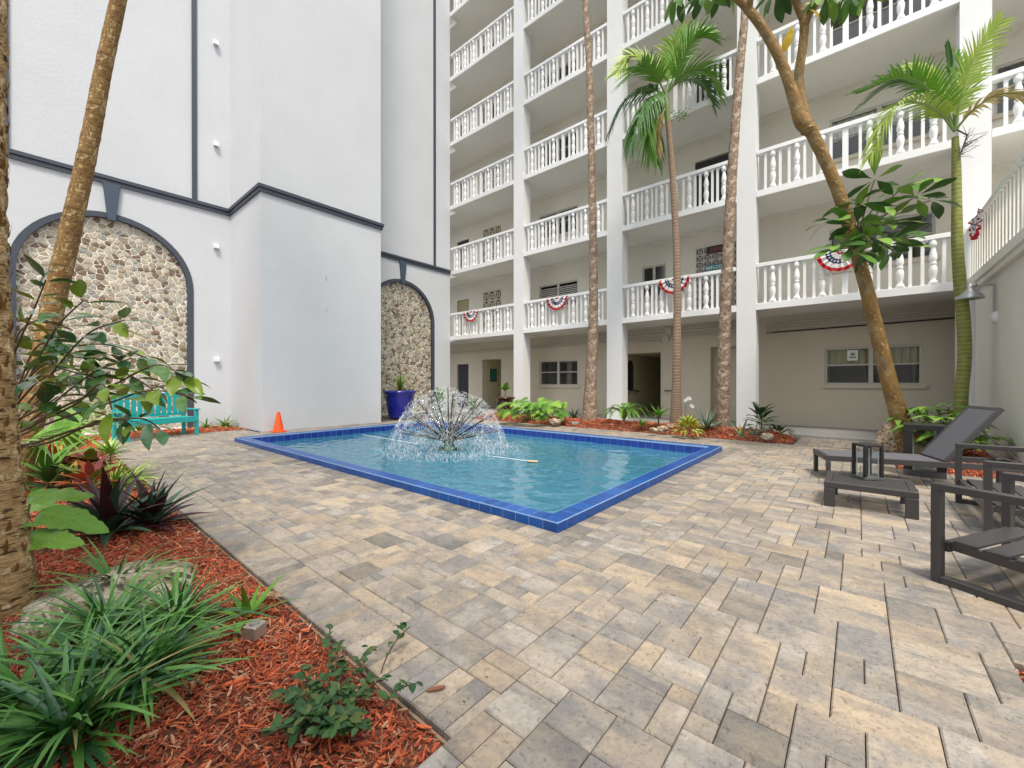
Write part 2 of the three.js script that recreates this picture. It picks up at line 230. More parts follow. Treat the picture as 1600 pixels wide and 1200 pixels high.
      for (const s of [-1, 1]) { const b = bx(-0.62 * w, 0.62 * w, -t * 0.7, t * 0.7, -0.095, -0.005); b.rotateZ(s * Math.atan2(hh, w)); e.push(b); } const rg = new THREE.TorusGeometry(w * 0.22, t * 0.7, 4, 12); rg.translate(0, 0, -0.03); e.push(rg);
      const bg = merge(e.map(g => metreUV(g))); for (let i = 0; i < nx; i++) for (let j = 0; j < ny; j++) { const b = obj('breeze_block', bg, m, p); b.position.set(x0 + (i + 0.5) * w, y0 + (j + 0.5) * hh, BZ - 0.02); } };
    if (f < 4) scr(...h[1], 3, 4, M.cream);
    if (f === 1) scr(...h[5], 6, 10, mat([0.5, 0.48, 0.44], 0.8));
    // gallery railing
  }
  // light ducts and conduits under the first slab
  const P = (pts, r) => new THREE.TubeGeometry(new THREE.CatmullRomCurve3(pts.map(q => V(...q)), false, 'catmullrom', 0.1), pts.length * 6, r, 6);
  for (let k = 0; k < 4; k++) { const y = 3.03 - k * 0.075; obj('conduit', [P([[-2.03, y - 0.1, BZ + 0.03], [-1.9, y - 0.09, BZ + 0.04], [-1.65, y, BZ + 0.04], [0, y, BZ + 0.04], [1.7, y, BZ + 0.04]], 0.017)], M.conduit, apt, false); }
  obj('conduit', [P([[-2.03, 2.7, BZ + 0.03], [-1, 2.71, BZ + 0.03], [1.7, 2.75, BZ + 0.03]], 0.02)], M.dark, apt, false);
  for (const y of [2.98, 2.9]) obj('conduit', [P([[-9.9, y, BZ + 0.04], [-6, y, BZ + 0.04], [-5.2, y, BZ + 0.04], [-4.8, y + 0.05, BZ + 0.04], [-2.4, y + 0.05, BZ + 0.04]], 0.024)], M.conduit, apt, false);
  for (const y of [2.8, 2.72]) obj('conduit', [P([[-16, y, BZ + 0.04], [-9.9, y, BZ + 0.04], [-6, y, BZ + 0.04], [-5.5, y - 0.07, BZ + 0.04], [-5, y - 0.07, BZ + 0.04], [-4.8, y + 0.02, BZ + 0.04], [-2.4, y + 0.04, BZ + 0.04]], 0.022)], M.conduit, apt, false);
  for (const [x, y] of [[-4.85, 2.98], [-4.95, 2.72]]) obj('junction_box', [bx(x - 0.09, x + 0.09, y - 0.09, y + 0.09, BZ, BZ + 0.09)], M.conduit, apt, false);
  obj('ceiling_lamp', [bx(-12.75, -12.5, 2.12, 2.3, BZ - 0.7, BZ - 0.5)], M.dark, apt, false);
}
// railings: turned balusters between paired slats
{
  const prof = [[0.001, 0], [0.062, 0], [0.062, 0.04], [0.05, 0.06], [0.05, 0.085], [0.034, 0.10], [0.04, 0.16], [0.052, 0.25], [0.054, 0.32], [0.044, 0.385], [0.032, 0.415], [0.046, 0.43], [0.046, 0.455], [0.032, 0.47], [0.046, 0.51], [0.052, 0.57], [0.044, 0.66], [0.031, 0.74], [0.028, 0.79], [0.045, 0.81], [0.052, 0.84], [0.052, 0.945], [0.001, 0.945]];
  const balG = new THREE.LatheGeometry(prof.map(q => new THREE.Vector2(q[0] * 1.28, q[1])), 14);
  const slatG = bx(-0.028, 0.028, 0, 0.945, -0.03, 0.03), midG = bx(-0.055, 0.055, 0, 0.945, -0.035, 0.035);
  const headG = (() => { const h = [[0.138, 0], [0.138, -0.11], [0.115, -0.05], [0.068, -0.03], [0.06, -0.012]], sh = new THREE.Shape([...h, ...h.slice().reverse().map(([x, y]) => [-x, y])].map(q => new THREE.Vector2(...q))), g = new THREE.ExtrudeGeometry(sh, { depth: 0.03, bevelEnabled: false }); g.translate(0, 0.943, -0.015); return metreUV(g); })();
  SLAB.slice(0, 7).forEach((ys, f) => BAY.forEach(([a, b], k) => {
    if (f >= [7, 7, 5, 4, 4][k]) return;
    const y = ys + 0.153, z = FZ - 0.09, L = b - a;
    const r = obj('railing', [rb(L - 0.006, 0.1, 0.15, (a + b) / 2, y + 1.0, z, 0.012), bx(a + 0.003, b - 0.003, y - 0.002, y + 0.02, z - 0.05, z + 0.05)], M.rail, apt, false);
    const p = (L - 0.55) / 6, mid = (a + b) / 2;
    const put = (g, n, x) => { const m = obj(n, g, M.rail, r); m.position.set(x, y + 0.015, z); };
    for (let i = 0; i < 6; i++) { const x = mid + (i < 3 ? -1 : 1) * (0.17 + p * ((i % 3) + 0.5)); put(balG, 'baluster', x); put(slatG, 'slat', x - 0.16); put(slatG, 'slat', x + 0.16); put(headG, 'baluster_head', x); }
    put(midG, 'slat', mid);
  }));
}
// low wing on the right with a railed terrace
{
  const w = thing('terrace_wing', 'low cream wing with railed terrace, downpipe and wall lamp beside the lounger', 'building', V(3.5, 0, -10.4));
  obj('wall', [bx(1.78, 6, 0, 3.1, -12.2, -8.55)], stucco([0.78, 0.77, 0.72]), w, false);
  obj('terrace_slab', [bx(1.66, 6, 3.15, 3.3, FZ + 0.006, -8.42), bx(1.70, 6, 3.06, 3.149, FZ + 0.006, -8.46)], M.slatWall, w, false);
  const rl = obj('railing', [bx(1.68, 1.83, 4.26, 4.36, FZ + 0.006, -8.44), bx(1.84, 6, 4.26, 4.36, -8.59, -8.44), bx(1.71, 1.79, 3.301, 3.36, FZ + 0.006, -8.47)], M.rail, w, false);
  const g = bx(-0.03, 0.03, 3.36, 4.26, -0.05, 0.05); for (let z = FZ + 0.12; z < -8.5; z += 0.2) obj('slat', g, M.slatWall, rl).position.set(1.75, 0, z);
  const g2 = bx(-0.05, 0.05, 3.3, 4.26, -0.03, 0.03); for (let x = 1.95; x < 5.9; x += 0.2) obj('slat', g2, M.slatWall, rl).position.set(x, 0, -8.52);
  obj('downpipe', [cyl(V(1.74, 0, -8.47), V(1.74, 3.05, -8.47), 0.045, 0.045, 12)], M.slatWall, w, false);
  for (const y of [0.55, 2.1]) obj('pipe_bracket', [bx(1.68, 1.80, y - 0.02, y + 0.02, -8.55, -8.41)], M.rail, w, false);
}
// ------------------------------------------------------------------ ground, pavers, beds
{
  const g = new THREE.PlaneGeometry(120, 120); g.rotateX(-Math.PI / 2); g.translate(0, -1.0, 0);
  tag(obj('ground', [metreUV(g)], mat([0.22, 0.2, 0.17], 0.95)), null, null, null, 'structure');
  const px0 = -10.1, px1 = -1.97, pz0 = -8.17, pz1 = -2.91;                // hole of the pool shell
  const b = [bx(-16, px0, -0.4, -0.055, -13, 4), bx(px1, 3, -0.4, -0.055, -13, 4), bx(px0, px1, -0.4, -0.055, -13, pz0), bx(px0, px1, -0.4, -0.055, pz1, 4)];
  tag(obj('paving_bed', b, mat([0.13, 0.11, 0.09], 0.95, { bumpMap: T.fine, bumpScale: 0.004 })), null, null, null, 'structure');
  tag(obj('walkway', [bx(-17, 6, -0.3, 0.05, -16.5, -11.45)], M.concrete), null, null, null, 'structure');
}
const POOL = { x0: -10.17, x1: -1.91, z0: -8.24, z1: -2.85 };
{
  const pav = thing('paved_courtyard', null, null); pav.userData.kind = 'structure';
  // pavers on a 0.102 m grid: 3x2, 2x2, 2x1 and soldier courses along the pool and the beds
  const pt = tex(1024, 1024, (u, v) => {
    const s = fbm(u, v, 6, 13, 5, 201), big = fbm(u, v, 3, 5, 4, 207), sp = fbm(u, v, 90, 110, 2, 211), pit = fbm(u, v, 150, 150, 2, 215);
    let c = mix([0.385, 0.328, 0.262], [0.235, 0.222, 0.212], sst(0.40, 0.64, 0.45 * s + 0.30 * big + 0.25 * fbm(u, v, 22, 30, 4, 245)));
    c = mix(c, [0.49, 0.445, 0.385], 0.5 * sst(0.55, 0.75, fbm(u, v, 6, 12, 4, 219)));
    c = mix(c, [0.15, 0.14, 0.135], 0.4 * sst(0.60, 0.74, 0.6 * fbm(u, v, 18, 30, 4, 223) + 0.4 * sp));
    const k = 0.72 + 0.30 * sp + 0.22 * fbm(u, v, 200, 200, 2, 241) - 0.3 * sst(0.70, 0.84, pit); return c.map(x => x * k);
  }, true, 0.5);
  const pbmp = tex(512, 512, (u, v) => 0.7 * fbm(u, v, 70, 70, 3, 231) - 0.5 * sst(0.66, 0.8, fbm(u, v, 100, 100, 2, 233)) + 0.3, false, 1);
  const pm = mat([1, 1, 1], 0.62, { map: pt, bumpMap: pbmp, bumpScale: 0.003, vertexColors: true });
  const r = rng(7);
  function paver(x0, x1, z0, z1, dark) {
    const j = 0.0019, be = 0.0055, dy = (r() - 0.5) * 0.0025, y1 = dy, y0 = -0.055; x0 += j; x1 -= j; z0 += j; z1 -= j;
    const tone = r(), k = 0.76 + 0.24 * r(), tint = dark ? [0.66, 0.67, 0.69] : tone < 0.05 ? [0.66, 0.67, 0.69] : tone < 0.42 ? [1.08, 1.02, 0.94] : [0.95, 0.95, 0.96];
    const ou = r() * 7, ov = r() * 7, pos = [], uv = [], col = [], rot = r() < 0.12;
    const quad = (a, b, c, d) => { for (const q of [a, b, c, a, c, d]) { pos.push(...q); uv.push(...(rot ? [q[2] + ou, q[0] + ov + q[1]] : [q[0] + ou, q[2] + ov + q[1]])); col.push(...tint.map(t => t * k)); } };
    const o = [[x0, z0], [x0, z1], [x1, z1], [x1, z0]], n = [[x0 + be, z0 + be], [x0 + be, z1 - be], [x1 - be, z1 - be], [x1 - be, z0 + be]];
    const P = (q, y) => [q[0], y, q[1]];
    quad(P(n[0], y1), P(n[1], y1), P(n[2], y1), P(n[3], y1));
    for (let i = 0; i < 4; i++) { const e = (i + 1) % 4; quad(P(n[i], y1), P(o[i], y1 - be), P(o[e], y1 - be), P(n[e], y1)); quad(P(o[i], y1 - be), P(o[i], y0), P(o[e], y0), P(o[e], y1 - be)); }
    const g = new THREE.BufferGeometry(); g.setAttribute('position', new THREE.Float32BufferAttribute(pos, 3)); g.setAttribute('uv', new THREE.Float32BufferAttribute(uv, 2)); g.setAttribute('color', new THREE.Float32BufferAttribute(col, 3)); g.computeVertexNormals(); return g;
  }
  const list = [], add = (x0, x1, z0, z1, dark) => list.push([x0, x1, z0, z1, dark]);
  const G = 8.66 / 85, GZ = 5.79 / 57, X0 = POOL.x0 - 0.2 - 29 * G, Z0 = POOL.z0 - 0.2 - 30 * GZ, NX = 156, NZ = 132;
  const blockd = (x, z) => {
    if (x < -1.09 && z > -1.228) return true;                        // near bed and its soldier course
    if (x > POOL.x0 - 0.2 && x < POOL.x1 + 0.2 && z > POOL.z0 - 0.2 && z < POOL.z1 + 0.2) return true;
    if (x > -10.4 && x < -1.04 && z < -10.0) return true;
    if (x > 0.42 && z < -8.15) return true;
    if (x > 0.52 && z > -2.86) return true;
    if (x < -12.55 || (x < -11.58 && z < -3.8)) return true;
    return x > 2.6 || z > 0.6;
  };
  const occ = new Uint8Array(NX * NZ), I = (i, k) => k * NX + i;
  for (let k = 0; k < NZ; k++) for (let i = 0; i < NX; i++) if (blockd(X0 + (i + 0.5) * G, Z0 + (k + 0.5) * GZ)) occ[I(i, k)] = 1;
  const sizes = [[3, 2], [3, 2], [2, 2], [2, 2], [2, 3], [2, 1], [2, 1], [1, 2]];
  for (let k = 0; k < NZ; k++) for (let i = 0; i < NX; i++) {
    if (occ[I(i, k)]) continue;
    let done = false;
    for (let t = 0; t < 6 && !done; t++) {
      const [a, b] = sizes[Math.floor(r() * sizes.length)]; let ok = i + a <= NX && k + b <= NZ;
      for (let y = 0; y < b && ok; y++) for (let x = 0; x < a; x++) if (occ[I(i + x, k + y)]) { ok = false; break; }
      if (ok) { for (let y = 0; y < b; y++) for (let x = 0; x < a; x++) occ[I(i + x, k + y)] = 1; add(X0 + i * G, X0 + (i + a) * G, Z0 + k * GZ, Z0 + (k + b) * GZ); done = true; }
    }
    if (!done) { let a = 1; while (a < 3 && i + a < NX && !occ[I(i + a, k)]) a++; for (let x = 0; x < a; x++) occ[I(i + x, k)] = 1; add(X0 + i * G, X0 + (i + a) * G, Z0 + k * GZ, Z0 + (k + 1) * GZ); }
  }
  for (let x = -12.55; x < -1.1; x += G) add(x, Math.min(x + G, -1.09), -1.228, -0.962);
  const ring = 0.2;
  for (let x = POOL.x0 - ring; x < POOL.x1 + ring - 0.05; x += G) { const e = Math.min(x + G, POOL.x1 + ring); add(x, e, POOL.z1 + 0.002, POOL.z1 + ring, r() < 0.7); add(x, e, POOL.z0 - ring, POOL.z0 - 0.002, r() < 0.7); }
  for (let z = POOL.z0; z < POOL.z1 - 0.05; z += G) { const e = Math.min(z + G, POOL.z1); add(POOL.x1 + 0.002, POOL.x1 + ring, z, e, r() < 0.7); add(POOL.x0 - ring, POOL.x0 - 0.002, z, e, r() < 0.7); }
  const vis = ([x0, x1, z0, z1]) => { const x = (x0 + x1) / 2, z = (z0 + z1) / 2, d = x * FW.x + z * FW.z, s = x * RT.x + z * RT.z; return d < 0.9 || Math.abs(s / d) > 1.32 || FOC * EYE / d > 640 ? -1 : (x1 - x0) * (z1 - z0) / (d * d * d); };
  list.sort((a, b) => vis(b) - vis(a));
  list.slice(0, 300).forEach(q => obj('paver', paver(...q), pm, pav));
  tag(obj('pavers', list.slice(300).map(q => paver(...q)), pm, pav), null, null, null, 'stuff');
  // concrete edge restraint along the near bed
  tag(obj('bed_edging', [bx(-12.6, -1.095, -0.06, -0.022, -0.957, -0.945), bx(-1.107, -1.095, -0.06, -0.022, -0.944, 1.2)], mat([0.26, 0.18, 0.12], 0.95, { bumpMap: T.stuccoB, bumpScale: 0.01 })), null, null, null, 'structure');
}
// mulch beds: a low uneven mound strewn with chips
function moundY(x, z, x0, x1, z0, z1, h) { const e = Math.min(x - x0, x1 - x, z - z0, z1 - z); return -0.03 + h * sst(0, 0.45, e) + 0.035 * (n3(x * 2.3, z * 2.3, 0.5, 3) - 0.5) * sst(0, 0.2, e); }
const BEDS = [
  { n: 'mulch_bed', r: [-13.98, -1.109, -0.943, 2.2], h: 0.05, dens: 0 },
  { n: 'mulch_bed', r: [-10.4, -1.06, -11.44, -10.02], h: 0.17, dens: 0 },
  { n: 'mulch_bed', r: [0.46, 1.77, -12.2, -8.18], h: 0.09, dens: 0 },
  { n: 'mulch_bed', r: [0.53, 3.0, -2.84, 1], h: 0.05, dens: 0 },
  { n: 'mulch_bed', r: [-13.98, -12.57, -3.82, -0.91], h: 0.05, dens: 0 }];
function bedY(x, z) { for (const b of BEDS) { const [x0, x1, z0, z1] = b.r; if (x > x0 && x < x1 && z > z0 && z < z1) return moundY(x, z, x0, x1, z0, z1, b.h); } return 0; }
{
  const soil = mat([0.16, 0.055, 0.03], 0.95, { bumpMap: T.fine, bumpScale: 0.02 });
  for (const b of BEDS) { const [x0, x1, z0, z1] = b.r, nx = Math.ceil((x1 - x0) / 0.12), nz = Math.ceil((z1 - z0) / 0.12); const g = new THREE.PlaneGeometry(x1 - x0, z1 - z0, nx, nz); g.rotateX(-Math.PI / 2); g.translate((x0 + x1) / 2, 0, (z0 + z1) / 2); const p = g.attributes.position; for (let i = 0; i < p.count; i++) p.setY(i, moundY(p.getX(i), p.getZ(i), x0, x1, z0, z1, b.h)); g.computeVertexNormals(); tag(obj(b.n, [metreUV(g)], soil), null, null, null, 'structure'); }
  const chips = [];
  const base = new THREE.BoxGeometry(1, 1, 1, 3, 1, 1); { const p = base.attributes.position; for (let i = 0; i < p.count; i++) { const x = p.getX(i), e = Math.abs(x) > 0.4 ? 0.45 : 1; p.setY(i, p.getY(i) * e + 0.25 * Math.sin(x * 2.5)); p.setZ(i, p.getZ(i) * (Math.abs(x) > 0.4 ? 0.5 : 1) + 0.2 * Math.sin(x * 4)); } base.computeVertexNormals(); }
  const r = rng(31), c = new THREE.Color();
  const put = (x, z, y, k) => chips.push([x, y, z, k]);
  for (const b of BEDS) {
    const [x0, x1, z0, z1] = b.r, N = (x1 - x0) * (z1 - z0);
    for (let i = 0; i < N * 6000; i++) {
      const x = x0 + r() * (x1 - x0), z = z0 + r() * (z1 - z0), d = x * FW.x + z * FW.z, s = x * RT.x + z * RT.z;
      const close = x * x + z * z < 20; if (!close && (d < 0.8 || Math.abs(s / d) > 1.7)) { r(); continue; }
      const keep = d < 0.6 ? 0.5 : d < 3 ? 1 : d < 6 ? 0.5 : 0.16; if (r() > keep) continue;
      const e = Math.min(x - x0, x1 - x, z - z0, z1 - z); if (e < 0.05 && r() < 0.5) continue;
      put(x, z, bedY(x, z), d < 3 ? 1 : d < 6 ? 1.25 : 1.7);
    }
  }
  const im = new THREE.InstancedMesh(base, mat([1, 1, 1], 0.8, { bumpMap: T.fine, bumpScale: 0.002 }), chips.length), m = new THREE.Matrix4(), q = new THREE.Quaternion(), e = new THREE.Euler();
  const pal = [[0.52, 0.10, 0.035], [0.36, 0.06, 0.022], [0.62, 0.16, 0.06], [0.24, 0.04, 0.018], [0.46, 0.17, 0.085], [0.56, 0.30, 0.18], [0.56, 0.12, 0.04], [0.45, 0.08, 0.03]];
  chips.forEach(([x, y, z, k], i) => { const L = (0.018 + 0.07 * r() * r() + (r() < 0.05 ? 0.08 * r() : 0)) * k, w = (0.0025 + 0.010 * r() * r() + (r() < 0.03 ? 0.01 : 0)) * k; e.set((r() - 0.5) * 1.1, r() * 6.283, (r() - 0.5) * 0.9); q.setFromEuler(e); m.compose(V(x, y + 0.004 + 0.022 * r() * k, z), q, V(L, w * 0.5, w)); im.setMatrixAt(i, m); const p = pal[Math.floor(r() * pal.length)], f = 0.75 + 0.85 * r(); c.setRGB(p[0] * f, p[1] * f, p[2] * f); im.setColorAt(i, c); });
  im.name = 'mulch_chips'; im.castShadow = im.receiveShadow = true; tag(im, 'rust red shredded wood mulch covering the planting beds', 'mulch', null, 'stuff'); scene.add(im);
  // crumbs of bark and dry leaf scattered on the pavers
  { const q2 = rng(37), N = 80, cr = new THREE.InstancedMesh(base, mat([0.10, 0.07, 0.05], 0.9), N); for (let i = 0; i < N; i++) { const near = q2() < 0.65, x = near ? -1.1 - 5 * q2() * q2() : -1 + 2.5 * q2(), z = near ? -1.0 - 0.9 * q2() * q2() : -0.9 - 5 * q2(), L = 0.004 + 0.014 * q2() * q2(); q.setFromEuler(e.set(0, q2() * 6.28, 0)); m.compose(V(x, 0.005, z), q, V(L, 0.003, L * 0.4)); cr.setMatrixAt(i, m); } cr.name = 'paver_crumbs'; tag(cr, 'tiny dark bark crumbs scattered over the pavers', 'debris', null, 'stuff'); scene.add(cr); }
  // a single larger chip
  const lm = mat([0.20, 0.085, 0.05], 0.9);
  const cg = base.clone(); cg.scale(0.075, 0.008, 0.018);
  const k = obj('bark_chip', cg, lm); k.position.copy(ground(681, 1080)).setY(0.008); k.rotation.y = 1.05; tag(k, 'single brown bark chip lying on a paver outside the mulch corner', 'bark chip');
}
// ------------------------------------------------------------------ pool
{
  const P = POOL, pool = thing('fountain_pool', 'rectangular pool with raised cobalt blue tile rim in the paved courtyard', 'pool', V((P.x0 + P.x1) / 2, 0, (P.z0 + P.z1) / 2));
  const H = 0.083, W = 0.178, WL = -0.075, t = 0.0015;
  const grout = mat([0.28, 0.42, 0.60], 0.8), floorM = mat([0.10, 0.36, 0.42], 0.8, { map: tex(512, 512, (u, v) => { const k = 0.75 + 0.4 * fbm(u, v, 5, 5, 5, 301); return [k, k, k]; }, true, 0.3) });
  const ix0 = P.x0 + W, ix1 = P.x1 - W, iz0 = P.z0 + W, iz1 = P.z1 - W;
  obj('rim', [bx(P.x0 + t, ix0 - t, -0.5, H - t, P.z0 + t, P.z1 - t), bx(ix1 + t, P.x1 - t, -0.5, H - t, P.z0 + t, P.z1 - t), bx(ix0 - t, ix1 + t, -0.5, H - t, P.z0 + t, iz0 - t), bx(ix0 - t, ix1 + t, -0.5, H - t, iz1 + t, P.z1 - t)], grout, pool, false);
  obj('pool_floor', [bx(ix0 - t, ix1 + t, -0.6, -0.5, iz0 - t, iz1 + t)], floorM, pool, false);
  const tv = [0, 1, 2, 3].map(i => mat([[0.001, 0.062, 0.28], [0.001, 0.052, 0.245], [0.001, 0.075, 0.315], [0.001, 0.057, 0.26]][i], 0.3));
  const dv = [0, 1].map(i => mat([[0.008, 0.035, 0.25], [0.010, 0.045, 0.30]][i], 0.2, { clearcoat: 0.5, clearcoatRoughness: 0.1 }));
  const r = rng(61), g = 0.003, S = 0.1524, nx = Math.round((P.x1 - P.x0) / S), nz = Math.round((P.z1 - P.z0) / S), sx = (P.x1 - P.x0) / nx, sz = (P.z1 - P.z0) / nz;
  const geo = (w, h, d) => { const q = new RoundedBoxGeometry(w, h, d, 1, 0.005); return metreUV(q); };
  const top = geo(sx - g, 0.02, W - 0.010), topz = geo(W - 0.010, 0.02, sz - g), fx = geo(sx - g, 0.08, 0.02), fz = geo(0.02, 0.08, sz - g), wx = geo(sx - 0.0022, 0.15, 0.016), wz = geo(0.016, 0.15, sz - 0.0022), cor = geo(W - 0.010, 0.02, W - 0.010);
  const put = (ge, n, m, x, y, z) => { const o = obj(n, ge, m, pool); o.position.set(x - pool.position.x, y, z - pool.position.z); };
  for (let i = 0; i < nx; i++) { const x = P.x0 + (i + 0.5) * sx, m = () => tv[Math.floor(r() * 4)]; if (x > ix0 + 0.02 && x < ix1 - 0.02) { put(top, 'coping_tile', m(), x, H - 0.009, P.z1 - W / 2); put(top, 'coping_tile', m(), x, H - 0.009, P.z0 + W / 2); put(wx, 'wall_tile', dv[i % 2], x, -0.02, iz0 - 0.006); put(wx, 'wall_tile', dv[i % 2], x, -0.02, iz1 + 0.006); } put(fx, 'edge_tile', m(), x, 0.034, P.z1 - 0.008); put(fx, 'edge_tile', m(), x, 0.034, P.z0 + 0.008); }
  for (let i = 0; i < nz; i++) { const z = P.z0 + (i + 0.5) * sz, m = () => tv[Math.floor(r() * 4)]; if (z > iz0 + 0.02 && z < iz1 - 0.02) { put(topz, 'coping_tile', m(), P.x0 + W / 2, H - 0.009, z); put(topz, 'coping_tile', m(), P.x1 - W / 2, H - 0.009, z); put(wz, 'wall_tile', dv[i % 2], ix0 - 0.006, -0.02, z); put(wz, 'wall_tile', dv[i % 2], ix1 + 0.006, -0.02, z); } put(fz, 'edge_tile', m(), P.x0 + 0.008, 0.034, z); put(fz, 'edge_tile', m(), P.x1 - 0.008, 0.034, z); }
  for (const x of [P.x0 + W / 2, P.x1 - W / 2]) for (const z of [P.z0 + W / 2, P.z1 - W / 2]) put(cor, 'coping_tile', tv[0], x, H - 0.009, z);
  // lower wall below the tile line, painted aqua
  obj('pool_wall', [bx(ix0 - t + 0.001, ix0 - 0.002, -0.5, -0.096, iz0, iz1), bx(ix1 + 0.002, ix1 + t - 0.001, -0.5, -0.096, iz0, iz1), bx(ix0, ix1, -0.5, -0.096, iz0 - t + 0.001, iz0 - 0.002), bx(ix0, ix1, -0.5, -0.096, iz1 + 0.002, iz1 + t - 0.001)], floorM, pool, false);
  // rippled water
  const FX = -6.21, FZ0 = -5.40, w = ix1 - ix0 + 0.012, d = iz1 - iz0 + 0.012, N = 300, K = 190, gw = new THREE.PlaneGeometry(w, d, N, K); gw.rotateX(-Math.PI / 2); gw.translate((ix0 + ix1) / 2, 0, (iz0 + iz1) / 2);
  const p = gw.attributes.position;
  for (let i = 0; i < p.count; i++) { const x = p.getX(i), z = p.getZ(i), R = Math.hypot(x - FX, z - FZ0), nr = Math.exp(-Math.max(0, R - 1.1) * 0.9);
    let y = 0.0022 * Math.sin(R * 21 - 3 * n3(x * 0.8, z * 0.8, 1, 4)) * Math.exp(-R * 0.16) + 0.011 * (n3(x * 3.4, z * 5.2, 2, 8) - 0.5) + 0.006 * (n3(x * 8, z * 12, 5, 9) - 0.5) + nr * 0.022 * (n3(x * 11, z * 11, 7, 6) - 0.5) + nr * 0.012 * (n3(x * 23, z * 23, 9, 5) - 0.5); p.setY(i, WL + y); }
  gw.computeVertexNormals();
  const wm = mat([0.065, 0.27, 0.40], 0.02, { transmission: 0.4, thickness: 0, ior: 1.33 });
  tag(obj('water', gw, wm), null, null, null, 'structure');
  // thin white floating hose with a pale float at its end
  const h = thing('pool_hose', 'thin white hose lying across the water with a beige float at its end', 'hose', V(-6.2, WL, -5.4));
  const pA = ground(566, 679, WL + 0.01), pB = ground(655, 694, WL + 0.01), pC = ground(770, 713, WL + 0.01), pD = ground(826, 720.5, WL + 0.012);
  for (const [a, b, c] of [[pA, pB, -0.08], [pC, pD, -0.06]]) { const md = a.clone().lerp(b, 0.5); md.x += c; obj('hose', [new THREE.TubeGeometry(new THREE.QuadraticBezierCurve3(a, md, b), 16, 0.005, 6)], M.rail, h, false); }
  const fl = new THREE.CapsuleGeometry(0.035, 0.13, 4, 10); fl.rotateZ(Math.PI / 2); fl.scale(1, 0.6, 1); fl.rotateY(0.4); fl.translate(...ground(832, 721, WL + 0.02).toArray()); obj('float', [fl], mat([0.45, 0.36, 0.22], 0.6), h, false);
  // fountain: brass hub, radiating pipes with nozzle discs, thin sheets and drops of water
  const f = thing('dandelion_fountain', 'dandelion spray fountain of radiating brass pipes rising from the pool water', 'fountain', V(FX, WL, FZ0));
  const brass = mat([0.040, 0.032, 0.024], 0.6), brassL = mat([0.15, 0.125, 0.09], 0.4, { metalness: 0.5 }), verd = mat([0.03, 0.10, 0.06], 0.5, { metalness: 0.3 });
  obj('hub', [(() => { const q = new THREE.LatheGeometry([[0.001, -0.4], [0.05, -0.4], [0.05, -0.02], [0.17, 0.0], [0.19, 0.02], [0.12, 0.05], [0.09, 0.11], [0.12, 0.16], [0.10, 0.22], [0.001, 0.25]].map(a => new THREE.Vector2(...a)), 20); return q; })()], verd, f);
  for (let k = 0; k < 5; k++) { const a = k * 1.2566 + 0.3; obj('foot', [cyl(V(0.1 * Math.cos(a), 0.03, 0.1 * Math.sin(a)), V(0.34 * Math.cos(a), -0.03, 0.34 * Math.sin(a)), 0.025, 0.012)], verd, f); }
  const tips = [], L = 1.06, C = V(0, 0.16, 0);
  for (const [n, el, off] of [[11, 14, 0.1], [10, 32, 0.4], [8, 52, 0.2], [5, 70, 0.5], [1, 90, 0]]) for (let k = 0; k < n; k++) { const a = off + k / n * 6.283 + (r() - 0.5) * 0.12, e = (el + (r() - 0.5) * 5) * Math.PI / 180; tips.push(V(Math.cos(e) * Math.cos(a), Math.sin(e), Math.cos(e) * Math.sin(a))); }
  for (const q of tips) { const e = C.clone().addScaledVector(q, L * (0.94 + 0.06 * r())); const s = obj('spray_pipe', [cyl(C.clone().addScaledVector(q, 0.08), e, 0.015, 0.012, 6)], r() < 0.3 ? brassL : brass, f); const c = new THREE.ConeGeometry(0.026, 0.03, 10, 1, true); c.applyQuaternion(new THREE.Quaternion().setFromUnitVectors(V(0, -1, 0), q)); c.translate(e.x, e.y, e.z); obj('nozzle', [c], brass, s); q.tip = e; }
  const filmM = mat([1, 1, 1], 0.03, { transmission: 1, thickness: 0, ior: 1.33 }), dropM = mat([0.97, 0.98, 1], 0.08, { transmission: 0.68, thickness: 0, ior: 1.33 });
  const drops = []; const films = [];
  for (const q of tips) {
    const u = Math.abs(q.y) > 0.95 ? V(1, 0, 0) : V(0, 1, 0).cross(q).normalize(), v = q.clone().cross(u).normalize(), v0 = 1.02 + 0.3 * r(), ns = 60, rows = [];
    for (let k = 0; k < ns; k++) {
      const a = k / ns * 6.283, dir = u.clone().multiplyScalar(Math.cos(a)).addScaledVector(v, Math.sin(a)).addScaledVector(q, 0.55).normalize(), row = [], sp = v0 * (0.82 + 0.36 * r());
      for (let t = 0.0; t < 0.75; t += 0.045) {
        const p = q.tip.clone().addScaledVector(dir, sp * t); p.y -= 4.9 * t * t; if (p.y < -0.01) break;
        if (t < 0.2) row.push(p.clone().add(V((r() - 0.5) * 0.012, (r() - 0.5) * 0.012, (r() - 0.5) * 0.012)));
        const n = t < 0.12 ? 1 : 2; for (let z = 0; z < n; z++) { if (r() < 0.5) continue; const vel = dir.clone().multiplyScalar(sp); vel.y -= 9.8 * t; const j = 0.012 + 0.09 * t; drops.push([p.clone().add(V((r() - 0.5) * j, (r() - 0.5) * j, (r() - 0.5) * j)), vel.normalize(), 0.0015 + 0.0026 * r() * r()]); }
      }
      rows.push(row);
    }
